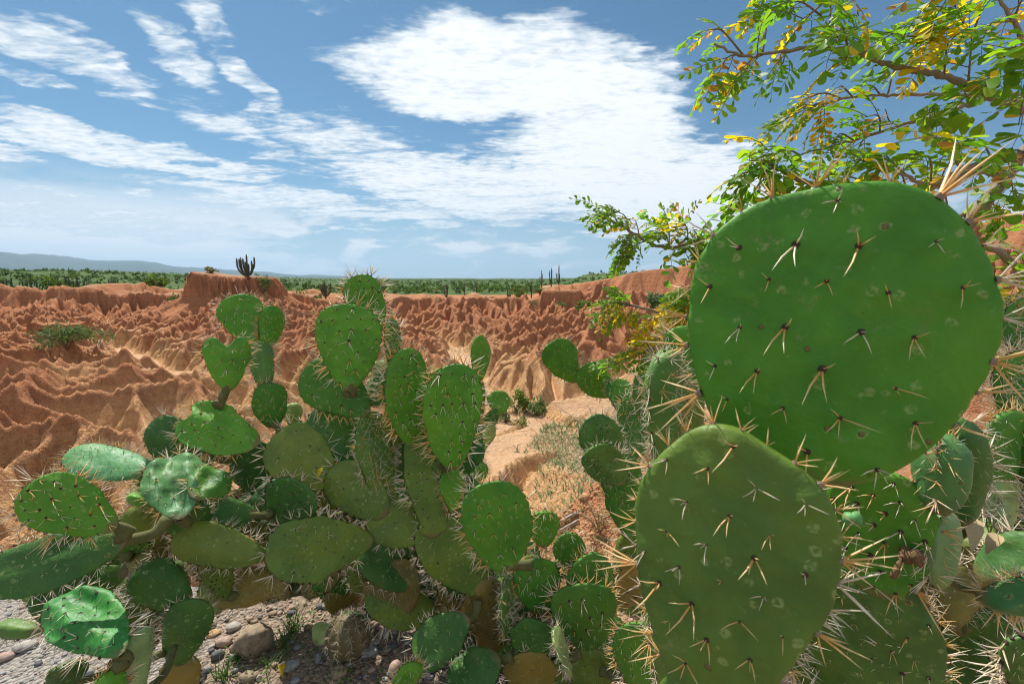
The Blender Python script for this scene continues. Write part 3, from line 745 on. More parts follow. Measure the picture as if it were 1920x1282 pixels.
NEAR = [Pad(1508, 902, 1566, 343, 572, .49, .455, 4, B_, res=2, dens=5.0, egg=.10, neck=.45, slen=.046, thick=.026, sp='few', lob=.012),
        Pad(1312, 1352, 1392, 812, 388, .455, .425, -7, 'moss', res=2, dens=4.6, egg=.34, neck=.55, lob=.02, slen=.036, thick=.027, sp='few'),
        Pad(1400, 1330, 1490, 915, 150, .62, .52, 10, O_, thick=.03, neck=.8),
        Pad(1640, 1112, 1655, 880, 246, .68, .64, -8, B_, res=2, slen=.042, sp='few', egg=.05, neck=.6),
        Pad(1610, 1400, 1645, 1078, 330, .74, .69, 6, 'moss', res=2, dens=6, egg=.05, neck=.6, slen=.03),
        Pad(1850, 1145, 1565, 1085, 95, .90, .80, 0, 'brown', neck=.8, thick=.035),
        Pad(1500, 1480, 1440, 1290, 200, .72, .62, 0, 'brown', neck=.9, thick=.04),
        Pad(1560, 1700, 1500, 1440, 200, .80, .72, 0, 'brown', neck=.9, thick=.05)]
prickly_pear('prickly pear with the two hugest green pads, golden spines edging the lower one', NEAR, (1570, 1750, .8))
def pad_extras():
    """a withered flower and a fresh bud on the middle pad of the big plant"""
    root = NEAR[3].ob.parent; rg = np.random.default_rng(4)
    for nm, u, v, t, ln, r, m_ in (('withered_flower', 1690, 1040, .63, .030, .011, STRAWB), ('bud', 1584, 972, .62, .024, .009, BUDM)):
        p = at(u, v, t) - Vector(root.location); d = Vector((.25, -.75, .45)) * ln; n = 7; S = [p + d * (k / (n - 1)) + Vector((0, 0, -.006 * (k / n) ** 2 if nm[0] == 'w' else 0)) for k in range(n)]
        V, q, tt = tube_geo(S, [r * x for x in (.55, .9, 1., .8, .7, 1.05, .5)], 12, True, .5 if nm[0] == 'w' else .12, rg); ob(nm, mesh(nm, V, q, tt, [m_]), root)
        if nm[0] == 'w': ob('dry_stalk', mesh('dry_stalk', *tube_geo(spline([p, p + Vector((-.012, -.012, -.004)), p + Vector((-.020, -.012, -.026))], 4), [.0028, .002, .0028, .0022, .003, .0032, .004, .0045, .003][:9], 7, True, .5, rg), [m_]), root)
STRAWB = plain_mat('withered_petals', (.16, .095, .045), .9, .45, 160., .004); BUDM = plain_mat('bud_skin', (.12, .30, .10), .5, .2, 80.)
pad_extras()
COLUMN = [Pad(1250, 860, 1252, 655, 62, .76, .74, 58, 'muted', sp='dense', dens=3.8, slen=.031, neck=.7, egg=.05, thick=.04),
          Pad(1245, 1040, 1252, 840, 66, .78, .76, 62, 'muted', sp='dense', dens=3.8, slen=.031, neck=.8, egg=.05, thick=.045),
          Pad(1260, 1300, 1245, 1025, 70, .82, .78, 60, O_, sp='dense', dens=3.8, slen=.031, neck=.8, egg=.05, thick=.05),
          Pad(1300, 730, 1272, 612, 88, .96, .95, 10, B_), Pad(1285, 900, 1298, 715, 60, 1.0, .96, 30, O_, neck=.7),
          Pad(1270, 1600, 1262, 1285, 75, .92, .82, 40, 'brown', neck=.9, thick=.06)]
prickly_pear('upright old prickly pear stem bristling with dense pale spines left of the hugest pads', COLUMN, (1270, 1640, .93))
THICK = [Pad(1800, 985, 1795, 785, 100, .64, .62, 30, D_, slen=.034, sp='few'), Pad(1762, 965, 1768, 812, 30, .60, .60, 74, 'blue', slen=.03, thick=.02, sp='bare'),
         Pad(1880, 1015, 1872, 880, 70, .84, .82, 55, 'pale', slen=.045), Pad(1935, 1010, 1900, 870, 120, .92, .9, 20, D_, slen=.031),
         Pad(1835, 1085, 1965, 1020, 120, .78, .72, -25, D_, slen=.031), Pad(1830, 1120, 1975, 1105, 66, .60, .55, 25, 'blue', cr=.12, sp='few', slen=.03),
         Pad(1900, 1330, 1845, 1140, 210, .86, .8, 15, D_, slen=.031), Pad(1745, 1330, 1795, 1165, 170, .88, .84, -20, D_, slen=.031),
         Pad(1690, 1340, 1720, 1200, 110, .72, .70, 50, 'dark', slen=.045), Pad(1945, 1330, 1915, 1190, 120, .72, .68, 35, D_, slen=.045),
         Pad(1915, 830, 1905, 660, 110, .95, .93, 30, M_, sp='dense', slen=.042), Pad(1875, 905, 1895, 770, 90, .82, .8, 50, M_, slen=.031),
         Pad(1752, 1105, 1764, 955, 42, .64, .62, 66, 'pale', slen=.028, sp='bare'), Pad(1840, 980, 1850, 860, 80, .9, .9, -50, O_, slen=.045),
         Pad(1780, 1180, 1800, 1060, 90, .8, .8, 40, 'brown', slen=.03), Pad(1880, 1500, 1870, 1300, 200, .95, .88, 0, 'brown', neck=.9, thick=.06),
         Pad(1890, 1180, 1880, 1060, 120, 1.0, .95, -30, D_), Pad(1710, 1010, 1745, 900, 70, .95, .95, 30, D_), Pad(1950, 930, 1960, 780, 120, .8, .78, 10, D_)]
THICK += [Pad(1935, 700, 1915, 560, 90, 1.0, 1.0, 45, M_, sp='dense', slen=.04), Pad(1900, 770, 1925, 640, 80, 1.05, 1.05, -40, D_, sp='dense', slen=.04)]
THICK += fill_pads(16, 1680, 1960, 900, 1280, .84, 1.05, 5, 120, 190)
prickly_pear('dark tangled prickly pear thicket right of the hugest pads, rimmed with long white spines', THICK, (1880, 1560, .97))
RIGHT = [Pad(1080, 716, 1030, 643, 66, 2.35, 2.3, 8, B_, res=1), Pad(1148, 742, 1088, 690, 62, 2.32, 2.33, -10, B_), Pad(1190, 790, 1152, 712, 52, 2.2, 2.3, 20, M_),
         Pad(1155, 880, 1108, 780, 78, 1.95, 1.9, 10, 'muted', dens=6), Pad(1168, 905, 1105, 842, 72, 1.85, 1.8, -15, 'muted', dens=6), Pad(1188, 1010, 1165, 850, 78, 1.9, 1.9, 15, M_, neck=.6),
         Pad(1185, 880, 1190, 742, 66, 2.0, 2.1, 40, M_, sp='dense'), Pad(1195, 1215, 1185, 995, 78, 1.85, 1.9, 0, O_, neck=.8, thick=.04), Pad(1215, 800, 1208, 700, 50, 2.1, 2.15, 50, M_, sp='dense')]
prickly_pear('prickly pear with three small pads arching out sideways before the sandy slope', RIGHT, (1196, 1235, 1.85))
BEHIND = [Pad(890, 950, 876, 850, 52, 2.05, 2.1, 20, O_, neck=.7), Pad(878, 862, 893, 705, 48, 2.1, 2.12, 35, M_, neck=.6), Pad(897, 716, 901, 629, 36, 2.1, 2.1, 30, B_, dens=4),
          Pad(938, 780, 928, 733, 42, 2.1, 2.12, 10, B_, dens=4), Pad(885, 830, 934, 768, 26, 2.1, 2.1, 40, M_), Pad(902, 848, 922, 794, 22, 2.0, 2.0, 60, 'pale', dens=3), Pad(885, 912, 908, 868, 34, 2.0, 2.0, 20, B_),
          Pad(880, 890, 852, 850, 34, 2.1, 2.1, 30, M_), Pad(895, 1060, 888, 940, 50, 1.95, 2.05, 10, 'brown', neck=.9, thick=.04)]
prickly_pear('slim prickly pear standing behind the central clump, topped by a narrow upright pad', BEHIND, (897, 1080, 1.95))
CENTRE = [Pad(950, 1262, 903, 1085, 92, 1.62, 1.54, 0, 'brown', neck=.9, thick=.05), Pad(905, 1105, 795, 980, 112, 1.54, 1.49, 0, O_, neck=.6), Pad(812, 1005, 797, 790, 104, 1.49, 1.49, 6, O_, neck=.6),
          Pad(776, 836, 764, 653, 82, 1.45, 1.43, 30, B_, slen=.044, dens=4.6), Pad(848, 880, 860, 682, 106, 1.43, 1.40, 8, B_, slen=.046), Pad(828, 795, 828, 690, 62, 1.55, 1.55, 20, B_),
          Pad(802, 1005, 692, 955, 96, 1.5, 1.47, 0, O_, neck=.6), Pad(722, 965, 620, 878, 100, 1.47, 1.45, -8, O_, neck=.5), Pad(625, 912, 528, 805, 124, 1.45, 1.42, 6, O_),
          Pad(698, 1012, 498, 1032, 122, 1.44, 1.24, 0, O_), Pad(502, 1045, 324, 1010, 88, 1.27, 1.2, -10, O_), Pad(728, 960, 690, 770, 68, 1.5, 1.47, 25, 'muted', neck=.8, sp='dense', slen=.03),
          Pad(665, 872, 612, 752, 104, 1.52, 1.5, 12, D_), Pad(692, 775, 572, 690, 108, 1.46, 1.43, -6, M_), Pad(655, 732, 641, 570, 124, 1.37, 1.34, 3, B_, slen=.046, res=2),
          Pad(704, 640, 672, 515, 76, 1.48, 1.46, -10, B_, slen=.042), Pad(738, 700, 735, 598, 32, 1.6, 1.6, 66, M_, slen=.045), Pad(530, 945, 452, 842, 104, 1.52, 1.48, 10, D_),
          Pad(512, 802, 502, 718, 70, 1.5, 1.48, -5, M_), Pad(485, 832, 340, 772, 100, 1.36, 1.3, 10, B_, cr=.09, heart=.12), Pad(428, 733, 425, 626, 92, 1.34, 1.32, -4, B_, heart=.22, slen=.03, dens=4),
          Pad(497, 735, 487, 640, 48, 1.5, 1.5, 10, 'muted', neck=.8), Pad(478, 655, 440, 553, 86, 1.5, 1.48, 5, B_), Pad(496, 662, 511, 573, 48, 1.52, 1.52, 25, B_),
          Pad(549, 800, 553, 755, 34, 1.6, 1.6, 15, 'pale', sp='few', slen=.02), Pad(415, 858, 280, 795, 92, 1.36, 1.3, -8, D_), Pad(575, 985, 485, 915, 96, 1.46, 1.44, 0, D_),
          Pad(770, 1100, 685, 1020, 104, 1.62, 1.58, 10, D_), Pad(770, 1145, 715, 1060, 110, 1.62, 1.6, -20, 'brown'), Pad(820, 1165, 690, 1105, 104, 1.66, 1.6, 0, O_), Pad(870, 1120, 842, 1020, 66, 1.6, 1.6, 25, D_),
          Pad(952, 1070, 903, 907, 132, 1.29, 1.26, 4, B_, res=2, slen=.036), Pad(1022, 1026, 1010, 959, 66, 1.5, 1.5, 6, B_), Pad(1098, 1068, 1052, 1003, 60, 1.55, 1.52, -10, M_),
          Pad(1145, 1150, 1092, 1043, 92, 1.5, 1.48, 10, M_), Pad(1012, 1150, 1003, 1046, 88, 1.5, 1.47, 0, M_), Pad(1108, 1222, 1070, 1098, 120, 1.45, 1.42, -6, M_),
          Pad(1100, 1320, 1106, 1212, 92, 1.47, 1.45, 0, O_), Pad(955, 1200, 955, 1080, 34, 1.5, 1.5, 66, 'muted', sp='dense', slen=.03, thick=.03), Pad(1072, 1270, 1038, 1182, 24, 1.35, 1.35, 70, 'pale', slen=.03),
          Pad(880, 1158, 780, 1238, 92, 1.45, 1.4, 0, D_), Pad(935, 1228, 845, 1310, 100, 1.42, 1.36, 20, D_), Pad(985, 1245, 1012, 1162, 82, 1.46, 1.44, 10, D_), Pad(1000, 1320, 985, 1222, 96, 1.46, 1.44, 0, 'brown'),
          Pad(1195, 1290, 1200, 1165, 100, 1.3, 1.3, 15, M_), Pad(742, 1310, 770, 1240, 44, 1.2, 1.2, 40, B_), Pad(1060, 1085, 1050, 1045, 34, 1.6, 1.6, 0, D_), Pad(1040, 1320, 1050, 1235, 80, 1.5, 1.5, 30, O_),
          Pad(760, 940, 735, 905, 60, 1.6, 1.6, 30, B_), Pad(690, 760, 745, 690, 70, 1.58, 1.56, -30, 'muted', sp='dense', slen=.035), Pad(730, 850, 760, 740, 60, 1.55, 1.52, 45, O_, neck=.7),
          Pad(905, 1180, 965, 1090, 70, 1.6, 1.6, -30, O_, neck=.7), Pad(1030, 1260, 1090, 1180, 70, 1.6, 1.55, 20, D_), Pad(850, 960, 838, 880, 44, 1.5, 1.5, 40, B_)]
CENTRE += fill_pads(30, 470, 860, 900, 1130, 1.62, 1.9, 1) + fill_pads(30, 800, 1190, 1060, 1290, 1.58, 1.85, 2) + fill_pads(10, 640, 900, 780, 930, 1.62, 1.8, 3, 60, 90)
prickly_pear('large many padded prickly pear clump in the middle, yellowing trunk at its foot', CENTRE, (950, 1275, 1.63))
LEFT = [Pad(218, 990, 45, 915, 132, .99, .93, 0, B_, res=2, slen=.036), Pad(240, 1010, -45, 1085, 100, 1.02, .92, 12, D_), Pad(240, 1068, 55, 1142, 92, 1.12, 1.02, -10, D_),
        Pad(228, 1228, 100, 1128, 146, .90, 1.00, 8, 'deep', cr=.11, res=2, slen=.034, dens=4), Pad(80, 1186, -5, 1176, 44, 1.2, 1.2, 0, 'muted', sp='bare'), Pad(356, 1128, 250, 1075, 104, 1.2, 1.15, 0, D_),
        Pad(328, 1250, 358, 1122, 96, 1.2, 1.17, 0, D_), Pad(255, 1320, 262, 1176, 64, 1.0, .98, 35, 'pale', cr=.04, sp='few'), Pad(410, 1150, 404, 1070, 66, 1.38, 1.36, 20, 'pale', sp='bare'),
        Pad(545, 1098, 395, 1112, 82, 1.42, 1.38, 0, 'brown', sp='dense', neck=.9, thick=.06, slen=.03), Pad(352, 958, 226, 978, 60, 1.22, 1.15, 0, O_), Pad(215, 1320, 200, 1258, 70, .9, .9, 20, B_, cr=.08),
        Pad(335, 975, 324, 852, 126, 1.10, 1.22, 4, 'blue', cr=.12, slen=.03, dens=4.4, res=2), Pad(362, 935, 416, 884, 76, 1.14, 1.24, -15, M_, cr=.12), Pad(300, 946, 244, 930, 28, 1.15, 1.14, 0, B_, sp='few', slen=.02),
        Pad(278, 885, 132, 846, 78, 1.25, 1.30, 30, 'blue', dens=6), Pad(375, 1010, 330, 950, 90, 1.25, 1.2, 0, D_), Pad(480, 965, 370, 955, 70, 1.35, 1.28, 0, D_), Pad(345, 1110, 316, 1056, 50, 1.25, 1.24, 25, 'muted', cr=.08),
        Pad(345, 1340, 330, 1230, 90, 1.2, 1.2, 0, 'brown', neck=.9), Pad(100, 1300, 140, 1240, 60, 1.05, 1.05, 30, D_)]
LEFT += fill_pads(7, 20, 330, 1040, 1180, 1.3, 1.5, 6) + fill_pads(12, 270, 560, 880, 1010, 1.38, 1.6, 7) + fill_pads(8, 220, 420, 1000, 1130, 1.3, 1.5, 8)
prickly_pear('low sprawling prickly pear on the grey gravel with wrinkled shiny pads', LEFT, (335, 1330, 1.22))
print('cacti', round(time.time() - T0, 1))
# ------------------------------------------------------------------ the leaning tree on the right
def leaf_mat(name, col, back, var=.3):
    m_, N = mat(name, .45, .35); oi = N.add('ShaderNodeObjectInfo'); g = N.add('ShaderNodeNewGeometry')
    n = N.noise(g.outputs['Position'], 38., 2, .5); n2 = N.noise(g.outputs['Position'], 260., 2, .5)
    f = N.m('ADD', N.m('MULTIPLY', oi.outputs['Random'], .5), N.m('MULTIPLY', n, .5))
    k = lambda c, s: tuple(x * s for x in c)
    c = N.mix(f, k(col, 1 - var), k(col, 1 + var)); c = N.mix(N.m('MULTIPLY', N.ss(n2, .5, .75), .3), c, back)
    N.put(N.bsdf.inputs['Base Color'], c)
    tr = N.add('ShaderNodeBsdfTranslucent'); N.put(tr.inputs[0], N.mix(1., c, (1.9, 1.8, .6), 'MULTIPLY'))
    mx = N.add('ShaderNodeMixShader'); mx.inputs[0].default_value = .6
    N.l.new(N.bsdf.outputs[0], mx.inputs[1]); N.l.new(tr.outputs[0], mx.inputs[2]); N.l.new(mx.outputs[0], N.out.inputs[0])
    return m_
LF_G = leaf_mat('green_leaf', (.12, .28, .03), (.16, .30, .05)); LF_Y = leaf_mat('yellow_leaf', (.52, .40, .025), (.60, .48, .05), .22); LF_L = leaf_mat('lime_leaf', (.19, .31, .03), (.3, .4, .06)); LF_B = leaf_mat('brown_leaf', (.36, .19, .05), (.42, .24, .08))
def bark_mat(name, a, b):
    m_, N = mat(name, .85, .2); g = N.add('ShaderNodeNewGeometry'); P = g.outputs['Position']
    n = N.noise(P, 60., 4, .6); n2 = N.noise(P, 14., 3, .5); N.put(N.bsdf.inputs['Base Color'], N.mix(N.m('ADD', N.m('MULTIPLY', n, .6), N.m('MULTIPLY', n2, .4)), a, b))
    N.put(N.bsdf.inputs['Normal'], N.bump(n, .6, .004)); return m_
BARK = bark_mat('branch_bark', (.13, .10, .08), (.44, .34, .27)); TWIG = bark_mat('twig_bark', (.10, .075, .045), (.34, .25, .15)); GREYWOOD = bark_mat('grey_wood', (.16, .14, .12), (.46, .40, .34))

def leaflet(L, W, fold, rg):
    """obovate leaflet along +Y, 2 x 4 quads"""
    ys = np.array([0, .22, .5, .78, .95, 1.0]); ws = np.array([.06, .42, .84, 1.0, .62, .12]) * W / 2
    V = []; c = rg.uniform(-.12, .12)
    for y, w in zip(ys, ws): V += [(-w, y * L, fold * w + c * L * y * y), (0, y * L, c * L * y * y), (w, y * L, fold * w + c * L * y * y)]
    q = []
    for i in range(len(ys) - 1):
        a = i * 3; q += [(a, a + 1, a + 4, a + 3), (a + 1, a + 2, a + 5, a + 4)]
    return np.array(V), np.array(q)
def rot_to(y, z):
    y = np.array(y, float); y /= np.linalg.norm(y); x = np.cross(y, z); x /= np.linalg.norm(x); return np.stack([x, y, np.cross(x, y)], 1)
LEAVES = {}
def make_leaves():
    rg = np.random.default_rng(8)
    probs = {'green': (.70, .02, .28, .0), 'mixed': (.54, .14, .29, .03), 'yellow': (.20, .50, .20, .10)}
    for shape, (pairs, ll, lw) in {'fine': (8, .185, .095), 'round': (4, .31, .20)}.items():
        for colr, pr in probs.items():
            LEAVES[shape, colr] = []
            for k in range(6):
                b = Buf(); droop = rg.uniform(.1, .5); side = rg.uniform(-.15, .15); n = pairs + rg.integers(-1, 2)
                f = lambda s: np.array([side * s * s, s * (1 - .12 * s * s), -droop * s * s])
                b.add(*tube_geo([f(s) for s in np.linspace(0, 1, 5)], np.linspace(.011, .005, 5), 3, False), mi=4)
                mi0 = rg.choice(4, p=pr)
                for i in range(n):
                    s = .16 + .84 * i / (n - 1); p = f(min(s, 1)); d = f(min(s + .02, 1.02)) - f(s - .02); d /= np.linalg.norm(d)
                    sz = (.75 + .5 * math.sin(math.pi * (i + .6) / n)) * rg.uniform(.85, 1.15)
                    for sd_ in ((-1, 1) if i < n - 1 else (-1, 1)):
                        if rg.random() < .07: continue
                        a = math.radians(rg.uniform(48, 72) if i < n - 1 else 24); x = np.cross(d, [0, 0, 1]); x /= np.linalg.norm(x)
                        dr = d * math.cos(a) + sd_ * x * math.sin(a) + np.array([0, 0, rg.uniform(-.35, .25)])
                        up = np.array([rg.uniform(-.5, .5), rg.uniform(-.5, .5), 1.])
                        V, q = leaflet(ll * sz, lw * sz, rg.uniform(.05, .35), rg)
                        mi = mi0 if rg.random() < .45 else rg.choice(4, p=pr)
                        b.add(V @ rot_to(dr, up).T + p, q, mi=mi)
                LEAVES[shape, colr].append(b.mesh('leaf', [LF_G, LF_Y, LF_L, LF_B, TWIG]))
make_leaves()
# limbs of the tree: picture points with depth, start and end diameter in picture pixels at that depth
LIMBS = [('trunk', [(1545, 1300, 2.0), (1580, 1000, 1.92), (1650, 720, 1.75), (1738, 545, 1.62), (1805, 440, 1.52), (1850, 375, 1.47), (1885, 335, 1.44), (1920, 285, 1.42), (1965, 225, 1.4)], 38, 15),
 ('limb', [(1965, 225, 1.4), (1925, 207, 1.38), (1880, 190, 1.37), (1820, 163, 1.35), (1760, 140, 1.34), (1700, 130, 1.33), (1640, 112, 1.32), (1590, 94, 1.31), (1520, 90, 1.3), (1460, 99, 1.29), (1395, 106, 1.28), (1340, 84, 1.27)], 16, 4),
 ('limb', [(1885, 335, 1.44), (1850, 318, 1.42), (1805, 328, 1.42), (1765, 348, 1.44), (1700, 356, 1.46), (1640, 366, 1.5), (1560, 352, 1.5), (1505, 340, 1.48), (1460, 318, 1.46), (1436, 300, 1.45)], 19, 5),
 ('limb', [(1965, 225, 1.4), (1950, 205, 1.42), (1900, 178, 1.45), (1830, 192, 1.47), (1760, 215, 1.48), (1690, 236, 1.5), (1600, 263, 1.52), (1500, 291, 1.54)], 14, 3),
 ('limb', [(1950, 205, 1.42), (1890, 184, 1.5), (1800, 178, 1.52), (1700, 177, 1.54), (1640, 180, 1.55), (1580, 186, 1.56), (1500, 205, 1.57)], 9, 3),
 ('limb', [(1850, 375, 1.47), (1830, 400, 1.5), (1780, 405, 1.52), (1700, 395, 1.55), (1620, 405, 1.58), (1540, 420, 1.6), (1480, 430, 1.6)], 12, 3),
 ('limb', [(1920, 285, 1.42), (1860, 300, 1.36), (1800, 318, 1.3), (1745, 345, 1.26), (1700, 330, 1.22), (1655, 318, 1.2)], 11, 4),
 ('limb', [(1700, 610, 1.68), (1560, 560, 1.75), (1420, 494, 1.8), (1370, 474, 1.82), (1310, 455, 1.84), (1255, 465, 1.86), (1210, 452, 1.86), (1160, 420, 1.86), (1120, 405, 1.86)], 13, 3),
 ('limb', [(1690, 640, 1.7), (1500, 620, 1.8), (1330, 595, 1.9), (1250, 588, 1.92), (1190, 574, 1.94), (1135, 565, 1.95)], 11, 3),
 ('limb', [(1660, 700, 1.74), (1480, 660, 1.82), (1330, 632, 1.9), (1240, 648, 1.92), (1180, 672, 1.94), (1140, 690, 1.95)], 10, 3),
 ('limb', [(1805, 440, 1.52), (1870, 470, 1.56), (1925, 520, 1.6), (1970, 560, 1.6)], 16, 7),
 ('limb', [(1920, 285, 1.42), (1960, 250, 1.3), (1930, 120, 1.25), (1900, 40, 1.22), (1850, -40, 1.2)], 14, 4)]
